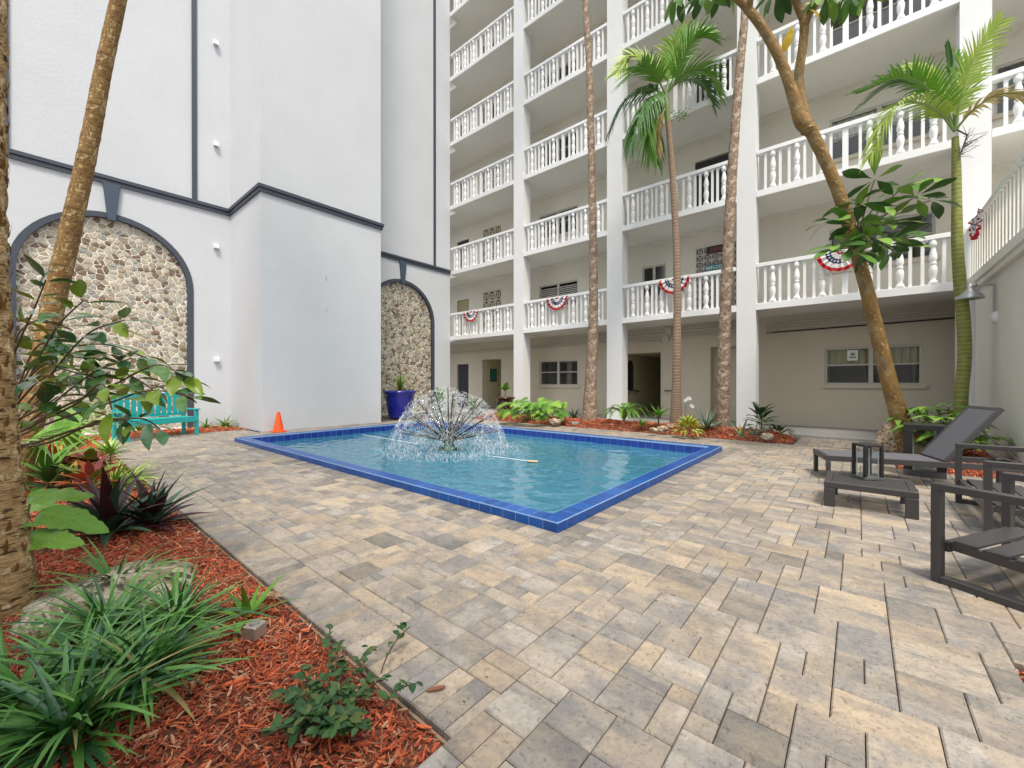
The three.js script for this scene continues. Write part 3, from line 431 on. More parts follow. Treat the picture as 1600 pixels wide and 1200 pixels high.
    const m = Math.min(...rows.map(x => x.length)); if (m > 1 && q.y > 0.2 && r() < 0.4) { const pos = [], ix = []; for (const row of rows) for (let i = 0; i < m; i++) pos.push(...row[i].toArray()); for (let k = 0; k < ns; k++) for (let i = 0; i < m - 1; i++) { const a = k * m + i, b = ((k + 1) % ns) * m + i; ix.push(a, b, a + 1, b, b + 1, a + 1); } const g2 = new THREE.BufferGeometry(); g2.setAttribute('position', new THREE.Float32BufferAttribute(pos, 3)); g2.setIndex(ix); g2.computeVertexNormals(); films.push(g2); }
  }
  obj('water_film', films, filmM, f);
  for (let i = 0; i < 2000; i++) { const a = r() * 6.283, R = 0.7 + 0.7 * r(), h2 = 0.16 * r() * r() * r(); drops.push([V(R * Math.cos(a), h2, R * Math.sin(a)), V((r() - 0.5), 1, (r() - 0.5)).normalize(), 0.0018 + 0.0028 * r()]); }
  const im = new THREE.InstancedMesh(new THREE.IcosahedronGeometry(1, 1), dropM, drops.length), m4 = new THREE.Matrix4(), qq = new THREE.Quaternion();
  drops.forEach(([p2, dir, s], i) => { qq.setFromUnitVectors(V(0, 1, 0), dir); m4.compose(p2, qq, V(s, s * (2 + 8 * (((i * 7919) % 100) / 100) ** 2), s)); im.setMatrixAt(i, m4); });
  im.name = 'water_drops'; im.userData.kind = 'stuff'; f.add(im);
}
// ------------------------------------------------------------------ furniture and fittings
const AL = mat([0.055, 0.053, 0.055], 0.42, { metalness: 0.15 }), SLING = mat([0.10, 0.10, 0.115], 0.75, { bumpMap: tex(128, 128, (u, v) => 0.5 + 0.5 * Math.sin(u * 6.283 * 32) * Math.sin(v * 6.283 * 32), false, 6), bumpScale: 0.0012 });
function bar(a, b, w, h, up = V(0, 1, 0)) {                               // rectangular tube from a to b, w across, h along up
  const d = b.clone().sub(a), L = d.length(), z = d.normalize(), x = up.clone().cross(z).normalize(), y = z.clone().cross(x), g = new RoundedBoxGeometry(w, h, L, 1, Math.min(w, h) * 0.12);
  g.applyMatrix4(new THREE.Matrix4().makeBasis(x, y, z).setPosition(a.clone().lerp(b, 0.5))); return metreUV(g);
}
function seat(name, label, cat, p, ang, W, D, group) {                      // p: foot of the front corner on the local -x side; local +z points to the back
  const t = thing(name, label, cat, p, group, ang), H = 0.62, w = 0.065;
  for (const x of [0, W]) obj('arm_frame', [bar(V(x, 0, 0), V(x, H - 0.03, 0), w, 0.045, V(0, 0, 1)), bar(V(x, 0, D), V(x, H - 0.03, D), w, 0.045, V(0, 0, 1)), bar(V(x, H - 0.022, -0.022), V(x, H - 0.022, D + 0.022), w, 0.045), bar(V(x, 0.022, 0.022), V(x, 0.022, D - 0.022), w, 0.045)], AL, t);
  const sy = 0.25;
  obj('seat_frame', [bar(V(0.03, sy - 0.03, 0.02), V(W - 0.03, sy - 0.03, 0.02), 0.04, 0.06), bar(V(0.03, sy - 0.06, D - 0.05), V(W - 0.03, sy - 0.06, D - 0.05), 0.04, 0.06), bar(V(0.06, sy - 0.02, 0.02), V(0.06, sy - 0.06, D), 0.03, 0.05), bar(V(W - 0.06, sy - 0.02, 0.02), V(W - 0.06, sy - 0.06, D), 0.03, 0.05)], AL, t);
  for (let i = 0; i < 5; i++) { const z = 0.05 + i * (D - 0.1) / 5 + 0.055, y = sy + 0.012 - z * 0.05; obj('seat_slat', [bar(V(0.045, y, z), V(W - 0.045, y, z), 0.105, 0.016)], AL, t); }
  for (let i = 0; i < 4; i++) { const y = 0.32 + i * 0.12, z = D - 0.02 + i * 0.028; obj('back_slat', [bar(V(0.045, y, z), V(W - 0.045, y, z), 0.09, 0.016, V(0, 0.25, 1))], AL, t); }
  obj('back_post', [bar(V(0.06, 0.2, D - 0.03), V(0.06, 0.75, D + 0.08), 0.04, 0.03, V(0, 0, 1)), bar(V(W - 0.06, 0.2, D - 0.03), V(W - 0.06, 0.75, D + 0.08), 0.04, 0.03, V(0, 0, 1))], AL, t);
  return t;
}
{
  // local x runs along the front, local z to the back: turn so that z -> (0.87, 0.5)
  const n1 = ground(1466, 908);
  seat('garden_armchair', 'dark grey slatted metal armchair nearest the camera, cut off by the right picture edge', 'armchair', n1, Math.atan2(0.87, 0.50), 0.84, 0.74);
  const t = seat('garden_sofa', 'dark grey slatted two seat metal sofa between the near armchair and the lounger', 'sofa', V(0.80, 0, -5.0), Math.atan2(1, 0.0), 1.26, 0.74);
}
{
  const t = thing('coffee_table', 'low square dark grey metal table with slatted top carrying a lantern', 'table', V(0.08, 0, -5.55)), W = 0.69, D = 0.66, H = 0.25;
  obj('table_frame', [bar(V(-W / 2, H - 0.03, -D / 2 + 0.03), V(W / 2, H - 0.03, -D / 2 + 0.03), 0.06, 0.06), bar(V(-W / 2, H - 0.03, D / 2 - 0.03), V(W / 2, H - 0.03, D / 2 - 0.03), 0.06, 0.06), bar(V(-W / 2 + 0.03, H - 0.03, -D / 2 + 0.061), V(-W / 2 + 0.03, H - 0.03, D / 2 - 0.061), 0.06, 0.06), bar(V(W / 2 - 0.03, H - 0.03, -D / 2 + 0.061), V(W / 2 - 0.03, H - 0.03, D / 2 - 0.061), 0.06, 0.06)], AL, t);
  for (const x of [-1, 1]) for (const z of [-1, 1]) obj('leg', [bar(V(x * (W / 2 - 0.045), 0, z * (D / 2 - 0.03)), V(x * (W / 2 - 0.045), H - 0.061, z * (D / 2 - 0.03)), 0.09, 0.06, V(0, 0, 1))], AL, t);
  for (let i = 0; i < 7; i++) { const z = -D / 2 + 0.062 + (i + 0.5) * (D - 0.124) / 7; obj('slat', [bar(V(-W / 2 + 0.062, H - 0.012, z), V(W / 2 - 0.062, H - 0.012, z), 0.056, 0.02)], AL, t); }
}
function lantern(label, p, ang, w, h, post, hollow) {
  const t = thing('lantern', label, 'lantern', p, null, ang), m = mat([0.018, 0.017, 0.017], 0.5), a = w / 2;
  obj('base', [rb(w, post, w, 0, post / 2, 0, 0.004)], mat([0.10, 0.10, 0.105], 0.5), t);
  obj('top', [rb(w, post * 0.8, w, 0, h - post * 0.4, 0, 0.004)], m, t);
  for (const x of [-1, 1]) for (const z of [-1, 1]) obj('corner_post', [rb(post, h - post * 1.8 - 0.002, post, x * (a - post / 2), h / 2 + post * 0.1, z * (a - post / 2), 0.004)], m, t);
  const i = a - post - 0.004, hh = h * (hollow ? 0.72 : 0.78);
  for (const [x, z, rx, rz] of [[i, 0, 0.002, i], [-i, 0, 0.002, i], [0, i, i, 0.002], [0, -i, i, 0.002]]) { const g = new THREE.PlaneGeometry(2 * i, hh); if (rx < 0.01) g.rotateY(Math.PI / 2); g.translate(x, post + hh / 2, z); obj('pane', [g], M.glass, t); };
  const e = mat([0.55, 0.62, 0.60], 0.2), q = 0.0035; const bars = []; for (const x of [-1, 1]) for (const z of [-1, 1]) bars.push(bx(x * i - q, x * i + q, post, post + hh, z * i - q, z * i + q)); obj('pane_edge', bars, e, t);
}
lantern('small black lantern with glass panes standing on the low slatted table', V(0.075, 0.25, -5.665), 0.62, 0.185, 0.36, 0.028);
lantern('large black lantern standing on the paving behind the lounger', at(1444, 742, 5.55).setY(0), (q => Math.atan2(-q.x, -q.z) + 0.05)(at(1444, 742, 5.55)), 0.40, 0.69, 0.085);
{
  const u = V(0.957, 0, -0.290), v = V(-0.290, 0, -0.957).multiplyScalar(1), o = V(-0.316, 0, -6.629);
  const t = thing('sun_lounger', 'dark grey sling sun lounger with raised backrest beside the large lantern', 'sun lounger', o), H = 0.316, W = 0.60;
  const P = (a, b, y) => u.clone().multiplyScalar(a).addScaledVector(v, b).setY(y);
  for (const b of [0.02, W - 0.02]) { obj('side_rail', [bar(P(0, b, H - 0.035), P(1.95, b, H - 0.035), 0.04, 0.07)], AL, t); for (const a of [0.03, 1.9]) obj('leg', [bar(P(a, b, 0), P(a, b, H - 0.071), 0.06, 0.045, u)], AL, t); }
  obj('end_rail', [bar(P(0.02, 0.042, H - 0.035), P(0.02, W - 0.042, H - 0.035), 0.04, 0.07), bar(P(1.93, 0.042, H - 0.035), P(1.93, W - 0.042, H - 0.035), 0.04, 0.07)], AL, t);
  obj('seat_sling', [bar(P(0.045, W / 2, H - 0.008), P(1.14, W / 2, H - 0.008), W - 0.085, 0.012)], SLING, t);
  const bl = 0.80, th = 0.93, Q = (s, b, n = 0) => P(1.16 + s * Math.cos(th) - n * Math.sin(th), b, H + s * Math.sin(th) + n * Math.cos(th));
  const nrm = Q(0, 0, 1).sub(Q(0, 0));
  for (const b of [0.02, W - 0.02]) obj('backrest_rail', [bar(Q(0, b), Q(bl, b), 0.04, 0.045, nrm)], AL, t);
  obj('backrest_bar', [bar(Q(bl - 0.02, 0.042), Q(bl - 0.02, W - 0.042), 0.035, 0.035, nrm)], AL, t);
  obj('backrest_sling', [bar(Q(0.01, W / 2, 0.01), Q(bl - 0.04, W / 2, 0.01), W - 0.085, 0.01, nrm)], SLING, t);
  for (const b of [0.05, W - 0.05]) obj('support_strut', [bar(Q(0.5, b, -0.02), P(1.86, b, H - 0.02), 0.02, 0.015)], AL, t);
}
{ // bench
  const b = V(-11.75, 0, -1.32), a = V(-12.15, 0, -2.66), d = b.clone().sub(a), L = d.length(), t = thing('garden_bench', 'turquoise painted slatted garden bench against the stone arch', 'bench', a, null, Math.atan2(d.x, d.z));
  const m = mat([0.012, 0.36, 0.36], 0.5, { map: T.mottle, bumpMap: T.fine, bumpScale: 0.001 }), H = 0.42;                         // local z along the bench, local -x to the back
  for (const z of [0.04, L - 0.04]) { obj('front_leg', [rb(0.07, 0.60, 0.06, 0, 0.30, z)], m, t); obj('rear_leg', [rb(0.07, 1.0, 0.06, -0.52, 0.5, z)], m, t); obj('armrest', [rb(0.62, 0.03, 0.10, -0.24, 0.618, z)], m, t); }
  obj('seat_rail', [rb(0.03, 0.09, L - 0.04, 0.03, H - 0.05, L / 2), rb(0.03, 0.08, L - 0.16, -0.47, H - 0.06, L / 2)], m, t);
  for (let i = 0; i < 5; i++) obj('seat_slat', [rb(0.085, 0.02, L - 0.13, 0.0 - 0.045 - i * 0.1, H + 0.012, L / 2)], m, t);
  obj('back_rail', [rb(0.035, 0.07, L - 0.14, -0.52, 0.98, L / 2), rb(0.035, 0.06, L - 0.14, -0.50, 0.50, L / 2)], m, t);
  const n = 11; for (let i = 0; i < n; i++) obj('back_slat', [rb(0.018, 0.44, 0.085, -0.485, 0.745, 0.13 + (i + 0.0) * (L - 0.26) / (n - 1))], m, t);
}
{ // cone
  const p = V(-11.26, 0, -4.12), t = thing('traffic_cone', 'orange traffic cone standing by the corner of the white tower', 'traffic cone', p), m = mat([0.85, 0.10, 0.01], 0.55);
  obj('cone_body', [new THREE.LatheGeometry([[0.128, 0.03], [0.12, 0.05], [0.038, 0.5], [0.03, 0.51], [0.024, 0.5]].map(q => new THREE.Vector2(...q)), 24)], m, t); obj('base', [rb(0.30, 0.03, 0.30, 0, 0.015, 0, 0.01)], m, t);
}
{ // pots
  const p = V(-12.55, 0, -8.62), t = thing('planter_pot', 'tall glossy cobalt blue ribbed pot in front of the far stone arch', 'planter', p);
  const g = new THREE.LatheGeometry([[0.001, 0], [0.30, 0], [0.32, 0.03], [0.44, 0.85], [0.48, 0.9], [0.48, 0.96], [0.42, 0.96], [0.40, 0.85], [0.001, 0.85]].map(q => new THREE.Vector2(...q)), 64), q = g.attributes.position; for (let i = 0; i < q.count; i++) { const x = q.getX(i), z = q.getZ(i), y = q.getY(i), a = Math.atan2(z, x), k = y > 0.04 && y < 0.84 && Math.hypot(x, z) > 0.2 ? 1 + 0.022 * Math.cos(a * 22) : 1; q.setX(i, x * k); q.setZ(i, z * k); } g.computeVertexNormals();
  g.scale(1.22, 1, 1.22); obj('pot_body', [g], mat([0.012, 0.020, 0.30], 0.15, { clearcoat: 0.6 }), t); obj('soil', [new THREE.CylinderGeometry(0.47, 0.47, 0.02, 24).translate(0, 0.87, 0)], mat([0.05, 0.03, 0.02], 0.95), t);
  const p2 = V(-9.6, 0.03, -10.98), t2 = thing('planter_pot', 'dark brown glazed urn at the left end of the far planting bed', 'planter', p2);
  const ut = tex(256, 256, (u, v) => mix([0.03, 0.012, 0.008], [0.30, 0.12, 0.08], sst(0.45, 0.7, fbm(u, v, 6, 4, 4, 401))), true, 1);
  obj('pot_body', [new THREE.LatheGeometry([[0.001, 0], [0.20, 0], [0.26, 0.12], [0.33, 0.35], [0.31, 0.52], [0.25, 0.58], [0.31, 0.63], [0.36, 0.66], [0.36, 0.71], [0.30, 0.70], [0.26, 0.62], [0.001, 0.62]].map(q2 => new THREE.Vector2(...q2)), 32)], mat([1, 1, 1], 0.2, { map: ut, clearcoat: 0.4 }), t2);
}
// box sconces on the stucco wall
[[1.91, 'lowest of the white box sconces beside the tower'], [5.13, 'white box sconce just below the grey trim band'], [8.03, 'white box sconce just above the grey trim band'], [10.9, 'topmost of the white box sconces beside the tower']].forEach(([y, l]) => {
  const t = thing('wall_light', l, 'wall light', V(WX, y, -3.48), 'box sconces on the stucco wall'); obj('housing', [rb(0.10, 0.12, 0.12, 0.051, 0, 0, 0.008)], M.rail, t); obj('lens', [bx(0.015, 0.085, -0.0635, -0.0605, -0.045, 0.045)], mat([0.5, 0.45, 0.35], 0.4), t);
});
{ // barn lamp on the terrace wing
  const x = 1.78, p = V(x, 2.35, -10.55), t = thing('wall_lamp', 'grey metal barn lamp with conduit and white cap on the cream wing wall', 'wall lamp', p), m = mat([0.42, 0.44, 0.46], 0.35, { metalness: 0.5 });
  obj('conduit', [cyl(V(-0.03, 0.05, 0), V(-0.03, 0.56, 0), 0.014)], m, t);
  obj('arm', [cyl(V(-0.03, 0.56, 0), V(-0.22, 0.57, 0), 0.014)], m, t);
  const g = new THREE.LatheGeometry([[0.001, 0.20], [0.05, 0.2], [0.06, 0.12], [0.075, 0.09], [0.10, 0.06], [0.17, -0.02], [0.18, -0.06], [0.172, -0.06], [0.09, 0.05]].map(q => new THREE.Vector2(...q)), 28); g.translate(-0.31, 0.41, 0); obj('shade', [g], m, t);
  obj('knuckle', [new THREE.SphereGeometry(0.045, 12, 8).translate(-0.26, 0.58, 0)], m, t);
  const c = new THREE.SphereGeometry(0.11, 16, 10, 0, 6.3, 0, 1.6); c.rotateZ(Math.PI / 2); c.scale(0.7, 1, 1); obj('cap', [c], M.rail, t);
}
{ // garden spotlight
  const p = V(-2.225, 0.02, -0.706), t = thing('garden_light', 'small square pewter path light sitting in the red mulch', 'garden light', p, null, 0.5); p.y = 0.03;
  obj('housing', [rb(0.075, 0.065, 0.075, 0, 0.035, 0, 0.008)], mat([0.40, 0.36, 0.32], 0.4, { metalness: 0.6, bumpMap: T.fine, bumpScale: 0.001 }), t); obj('cap', [new THREE.CylinderGeometry(0.022, 0.024, 0.006, 20).translate(0, 0.07, 0)], mat([0.30, 0.28, 0.26], 0.3, { metalness: 0.6 }), t);
}
// bunting fans
{
  const c = document.createElement('canvas'); c.width = 512; c.height = 256; const x = c.getContext('2d');
  for (const [y, h, col] of [[0, 30, '#c8202c'], [30, 60, '#f2f0f0'], [90, 62, '#1c2a5e'], [152, 56, '#f2f0f0'], [208, 48, '#c2182a']]) { x.fillStyle = col; x.fillRect(0, y, 512, h + 1); }
  x.fillStyle = '#f4f4f4'; for (let k = 0; k < 10; k++) { x.beginPath(); for (let i = 0; i < 10; i++) { const a = i * Math.PI / 5, rr = i % 2 ? 9 : 22; x[i ? 'lineTo' : 'moveTo'](26 + k * 51 + rr * Math.sin(a), 120 - rr * Math.cos(a)); } x.fill(); }
  const t = new THREE.CanvasTexture(c); t.colorSpace = THREE.SRGBColorSpace; t.flipY = false; const m = mat([0.9, 0.9, 0.9], 0.9, { map: t, transmission: 0.15, thickness: 0 });
  const fan = (R, seed) => { const n = 72, k = 8, pos = [], uv = [], ix = [], r = rng(seed), ph = r() * 6; for (let i = 0; i <= n; i++) for (let j = 0; j <= k; j++) { const a = Math.PI * i / n, q = j / k, rad = R * (0.04 + 0.96 * q); pos.push(-rad * Math.cos(a), -rad * Math.sin(a) * 0.98 - 0.02 * Math.sin(a) * q, 0.03 + (0.006 + 0.028 * q) * Math.sin(i / n * 6.283 * 9 + ph) + 0.02 * q); uv.push(i / n, 0.02 + 0.96 * q); } for (let i = 0; i < n; i++) for (let j = 0; j < k; j++) { const a = i * (k + 1) + j, b = a + k + 1; ix.push(a, b, a + 1, b, b + 1, a + 1); } const g = new THREE.BufferGeometry(); g.setAttribute('position', new THREE.Float32BufferAttribute(pos, 3)); g.setAttribute('uv', new THREE.Float32BufferAttribute(uv, 2)); g.setIndex(ix); g.computeVertexNormals(); return g; };
  const z = FZ + 0.0, y = 4.30;
  const list = [[-12.62, 'first bay from the stucco building'], [-8.22, 'second bay beside the tall mottled trunk'], [-4.12, 'third bay behind the slender palm trunk'], [-0.33, 'fourth bay behind the leaning tree']];
  list.forEach(([px, l], i) => { const b = obj('bunting_fan', fan(0.44, i + 3), m); b.position.set(px, y, z); tag(b, 'pleated bunting fan on railing of ' + l, 'bunting', 'bunting fans on the first gallery railing'); });
  const b = obj('bunting_fan', fan(0.42, 9), m); b.position.set(1.65, 4.26, -11.0); b.rotation.y = -Math.PI / 2; tag(b, 'red white and blue bunting fan on the terrace railing above barn lamp', 'bunting', 'bunting fans on the first gallery railing');
}
{ // plates on the pierced screen, picture in the passage
  const sign = (w, h, bg, fg, txt, font) => { const c = document.createElement('canvas'); c.width = 256; c.height = Math.round(256 * h / w); const x = c.getContext('2d'); x.fillStyle = bg; x.fillRect(0, 0, c.width, c.height); x.fillStyle = fg; x.font = font; x.textAlign = 'center'; x.textBaseline = 'middle'; x.fillText(txt, 128, c.height / 2); const t = new THREE.CanvasTexture(c); t.colorSpace = THREE.SRGBColorSpace; const f = new THREE.PlaneGeometry(w, h).translate(0, 0, 0.013); return [f, mat(null, 0.5, { map: t }), bx(-w / 2, w / 2, -h / 2, h / 2, -0.012, 0.012)]; };
  const a = sign(0.52, 0.21, '#1f100e', '#8a4a34', '2008', 'bold 88px sans-serif'), t = thing('number_plate', 'dark plate with red brown numerals at top of pierced screen', 'sign', V(-3.4, 5.42, BZ + 0.02)); obj('face', a[0], a[1], t); obj('board', a[2], M.dark, t);
  const b = sign(0.72, 0.20, '#3f7f86', '#cfdcda', 'WELCOME', 'bold 50px sans-serif'), t2 = thing('welcome_sign', 'teal sign with white lettering hanging on the pierced screen', 'sign', V(-3.35, 4.86, BZ + 0.02)); obj('face', b[0], b[1], t2); obj('board', b[2], M.dark, t2);
  const t3 = thing('wall_picture', 'small green framed picture on passage wall behind the fountain', 'picture', V(-13.58, 1.62, BZ - 0.75)); obj('frame', [bx(0, 0.03, -0.30, 0.30, -0.22, 0.22)], M.dark, t3); obj('print', [bx(0.031, 0.034, -0.26, 0.26, -0.18, 0.18)], mat([0.03, 0.22, 0.16], 0.5, { map: T.mottle }), t3);
}
// ------------------------------------------------------------------ plants
const PROF = {
  strap: t => Math.min(1, t * 6) * Math.pow(1 - t, 0.55) * (0.8 + 0.4 * (1 - t)) * 0.9 + 0.02,
  ellip: t => Math.pow(Math.sin(Math.PI * Math.pow(t, 0.9)), 0.85),
  lance: t => Math.pow(Math.sin(Math.PI * Math.pow(t, 0.62)), 1.0),
  obov: t => Math.pow(Math.sin(Math.PI * Math.pow(t, 1.5)), 0.9),
  heart: t => t < 0.14 ? Math.sqrt(t / 0.14) * 0.92 : Math.cos((t - 0.14) / 0.86 * Math.PI / 2) ** 0.85 * 1.0,
  dagger: t => (0.75 + 0.5 * Math.min(1, t * 4)) * Math.pow(1 - t, 0.8) + 0.01,
  monst: t => (t < 0.12 ? Math.sqrt(t / 0.12) : Math.cos((t - 0.12) / 0.88 * Math.PI / 2) ** 0.6) * (0.28 + 0.72 * Math.pow(Math.abs(Math.sin(t * 17)), 0.9)),
  wavy: t => (t < 0.12 ? Math.sqrt(t / 0.12) : Math.cos((t - 0.12) / 0.88 * Math.PI / 2) ** 0.7) * (0.93 + 0.07 * Math.sin(t * 42))
};
function leafGeo(L, W, prof, { n = 8, droop = 0.25, fold = 0.15, wave = 0, twist = 0, curl = 2 } = {}) {   // base at 0, along +z, face to +y
  const f = PROF[prof], pos = [], uv = [], ix = [];
  for (let i = 0; i <= n; i++) {
    const t = i / n, w = W / 2 * Math.max(0.004, f(Math.min(0.999, Math.max(0.001, t)))), a = droop * curl * Math.pow(t, 1.0), y = -L * droop * t * t, z = L * (t - 0.18 * droop * t * t), tw = twist * t;
    for (const s of [-1, -0.5, 0, 0.5, 1]) { const yy = y + Math.abs(s) * w * fold + wave * W * Math.sin(t * 15 + s) * Math.abs(s); pos.push(s * w * Math.cos(tw), yy + s * w * Math.sin(tw), z); uv.push(0.5 + s / 2, t); }
    if (i) for (let k = 0; k < 4; k++) { const b = i * 5 + k, c = b - 5; ix.push(c, c + 1, b, c + 1, b + 1, b); }
  }
  const g = new THREE.BufferGeometry(); g.setAttribute('position', new THREE.Float32BufferAttribute(pos, 3)); g.setAttribute('uv', new THREE.Float32BufferAttribute(uv, 2)); g.setIndex(ix); g.computeVertexNormals(); return g;
}
function basis(p, dir, up = V(0, 1, 0), s = 1) { const z = dir.clone().normalize(); let x = up.clone().cross(z); if (x.lengthSq() < 1e-6) x = V(1, 0, 0); x.normalize(); const y = z.clone().cross(x); return new THREE.Matrix4().makeBasis(x, y, z).scale(V(s, s, s)).setPosition(p); }
function putLeaf(parent, g, m, p, dir, up, s = 1, name = 'leaf') { const o = new THREE.Mesh(g, m); o.name = name; o.castShadow = o.receiveShadow = true; const q = parent.isGroup ? parent.position : V(0, 0, 0); basis(p.clone().sub(q), dir, up, s).decompose(o.position, o.quaternion, o.scale); parent.add(o); return o; }
T.vein = tex(256, 256, (u, v) => { const a = Math.abs(u - 0.5), rib = Math.exp(-a * 60), ve = Math.pow(Math.abs(Math.sin((v * 1.0 - a * 0.9) * 3.14159 * 13)), 30) * 0.5; const k = 0.80 + 0.25 * fbm(u, v, 6, 6, 4, 501) + 0.5 * rib + 0.28 * ve; return [k * 1.02, k, k * 0.9]; }, true, 1);
T.strap = tex(128, 128, (u, v) => { const k = 0.80 + 0.22 * fbm(u, v, 24, 3, 3, 511) + 0.2 * Math.exp(-Math.abs(u - 0.5) * 14); return [k, k, k]; }, true, 1);
T.stripe = tex(128, 128, (u, v) => { const e = Math.abs(u - 0.5) * 2, k = 0.85 + 0.2 * fbm(u, v, 20, 3, 3, 515); return e > 0.5 ? [k, k, k * 0.55] : [0.16 * k, 0.42 * k, 0.08 * k]; }, true, 1);
const leafM = (c, rough = 0.45, o = {}) => mat(c, rough, { map: T.vein, transmission: 0.22, thickness: 0, ior: 1.3, ...o });
T.veinBig = tex(512, 512, (u, v) => { const a = Math.abs(u - 0.5), rib = Math.exp(-a * 70), ve = Math.pow(Math.abs(Math.sin((v - a * 0.75) * 3.14159 * 9)), 60), q = fbm(u, v, 20, 30, 4, 531), ho = sst(0.76, 0.80, fbm(u, v, 9, 9, 3, 535)); let c = [0.62 + 0.5 * q, 0.68 + 0.42 * q, 0.55 + 0.5 * q]; c = mix(c, [1.5, 1.3, 1.2], Math.min(1, 0.7 * rib + 0.45 * ve)); return mix(c, [0.9, 0.5, 0.3], ho * 0.7); }, true, 1);
const LM = {
  rubber: [leafM([0.10, 0.22, 0.055], 0.22, { clearcoat: 0.4, clearcoatRoughness: 0.15 }), leafM([0.065, 0.16, 0.055], 0.2, { clearcoat: 0.5, clearcoatRoughness: 0.12 }), leafM([0.20, 0.31, 0.04], 0.28), leafM([0.075, 0.18, 0.085], 0.18, { clearcoat: 0.6, clearcoatRoughness: 0.1 })],
  yellow: leafM([0.55, 0.40, 0.03], 0.5), olive: leafM([0.28, 0.30, 0.04], 0.4),
  broad: [leafM([0.21, 0.41, 0.065], 0.38, { map: T.veinBig, bumpMap: T.veinBig, bumpScale: 0.004 }), leafM([0.17, 0.36, 0.06], 0.4, { map: T.veinBig, bumpMap: T.veinBig, bumpScale: 0.004 })],
  lime: [leafM([0.19, 0.40, 0.06], 0.4), leafM([0.15, 0.33, 0.05], 0.4)],
  liri: [mat([0.10, 0.27, 0.05], 0.33, { map: T.strap, transmission: 0.2, thickness: 0 }), mat([0.045, 0.145, 0.05], 0.28, { map: T.strap, transmission: 0.2, thickness: 0 }), mat([0.14, 0.34, 0.07], 0.36, { map: T.strap, transmission: 0.2, thickness: 0 }), mat([0.30, 0.25, 0.08], 0.6, { map: T.strap, transmission: 0.2, thickness: 0 })],
  ti: [mat([0.035, 0.075, 0.045], 0.35, { map: T.strap }), mat([0.06, 0.015, 0.022], 0.35, { map: T.strap }), mat([0.06, 0.14, 0.075], 0.35, { map: T.strap })],
  shrub: [leafM([0.032, 0.085, 0.032], 0.4), leafM([0.055, 0.13, 0.042], 0.4), leafM([0.09, 0.13, 0.04], 0.45)],
  mons: [leafM([0.15, 0.33, 0.05], 0.35), leafM([0.10, 0.24, 0.04], 0.35), leafM([0.24, 0.42, 0.07], 0.4)],
  vari: mat([0.80, 0.82, 0.40], 0.5, { map: T.stripe, transmission: 0.15, thickness: 0 }),
  agave: mat([0.12, 0.20, 0.13], 0.5, { map: T.strap }),
  croton: [leafM([0.45, 0.10, 0.03], 0.4), leafM([0.20, 0.30, 0.05], 0.4), leafM([0.40, 0.28, 0.05], 0.4), leafM([0.28, 0.07, 0.09], 0.4)],
  schef: [leafM([0.11, 0.25, 0.05], 0.32), leafM([0.20, 0.36, 0.07], 0.35), leafM([0.06, 0.14, 0.04], 0.32)],
  palm: [mat([0.15, 0.35, 0.03], 0.38, { map: T.strap, transmission: 0.15, thickness: 0 }), mat([0.06, 0.17, 0.03], 0.35, { map: T.strap, transmission: 0.1, thickness: 0 }), mat([0.32, 0.44, 0.05], 0.45, { map: T.strap, transmission: 0.25, thickness: 0 }), mat([0.42, 0.33, 0.12], 0.6, { map: T.strap, transmission: 0.2, thickness: 0 })],
  stem: mat([0.10, 0.07, 0.04], 0.7), greenStem: mat([0.16, 0.24, 0.06], 0.6)
};
const barkT = (f, s) => tex(512, 512, f, true, 1.6, 0.9);
T.barkA = barkT((u, v) => { const a = fbm(u, v, 7, 9, 5, 601), b = fbm(u, v, 12, 13, 4, 607), s = fbm(u, v, 22, 14, 3, 611); let c = mix([0.20, 0.14, 0.095], [0.36, 0.265, 0.19], a); c = mix(c, [0.66, 0.55, 0.44], sst(0.54, 0.66, 0.6 * b + 0.4 * fbm(u, v, 4, 5, 3, 613)) * 0.6); return mix(c, [0.06, 0.03, 0.018], sst(0.6, 0.72, s) * 0.5); });
T.barkB = barkT((u, v) => { const a = fbm(u, v, 22, 5, 5, 621), b = fbm(u, v, 8, 30, 4, 627); let c = mix([0.22, 0.12, 0.045], [0.52, 0.36, 0.17], a); c = mix(c, [0.07, 0.035, 0.015], sst(0.58, 0.70, b)); return mix(c, [0.66, 0.52, 0.31], sst(0.60, 0.75, fbm(u, v, 30, 10, 3, 633)) * 0.7); });
T.barkC = barkT((u, v) => { const a = fbm(u, v, 5, 12, 5, 641), b = fbm(u, v, 26, 14, 3, 647); let c = mix([0.15, 0.075, 0.022], [0.36, 0.21, 0.07], a); c = mix(c, [0.60, 0.46, 0.22], sst(0.58, 0.72, b) * 0.7); return mix(c, [0.09, 0.05, 0.025], sst(0.62, 0.78, fbm(u, v, 12, 40, 3, 653)) * 0.8); });
T.barkBump = tex(512, 512, (u, v) => 0.6 * fbm(u, v, 12, 14, 5, 661) + 0.4 * fbm(u, v, 40, 60, 3, 667), false, 1.6, 0.9);
T.ring = barkT((u, v) => { const y = v * 16 + 0.35 * fbm(u, v, 3, 3, 3, 671), k = Math.pow(Math.abs(Math.sin(y * 3.14159)), 24), a = fbm(u, v, 6, 20, 4, 675); let c = mix([0.17, 0.11, 0.075], [0.30, 0.21, 0.14], a); return mix(c, [0.50, 0.42, 0.33], k * 0.7); });
T.ringG = barkT((u, v) => { const k = Math.pow(Math.abs(Math.sin((v * 14 + 0.2 * fbm(u, v, 3, 3, 3, 681)) * 3.14159)), 20), a = fbm(u, v, 8, 14, 4, 685); let c = mix([0.13, 0.15, 0.025], [0.27, 0.29, 0.06], a); return mix(c, [0.42, 0.40, 0.20], k * 0.6); });
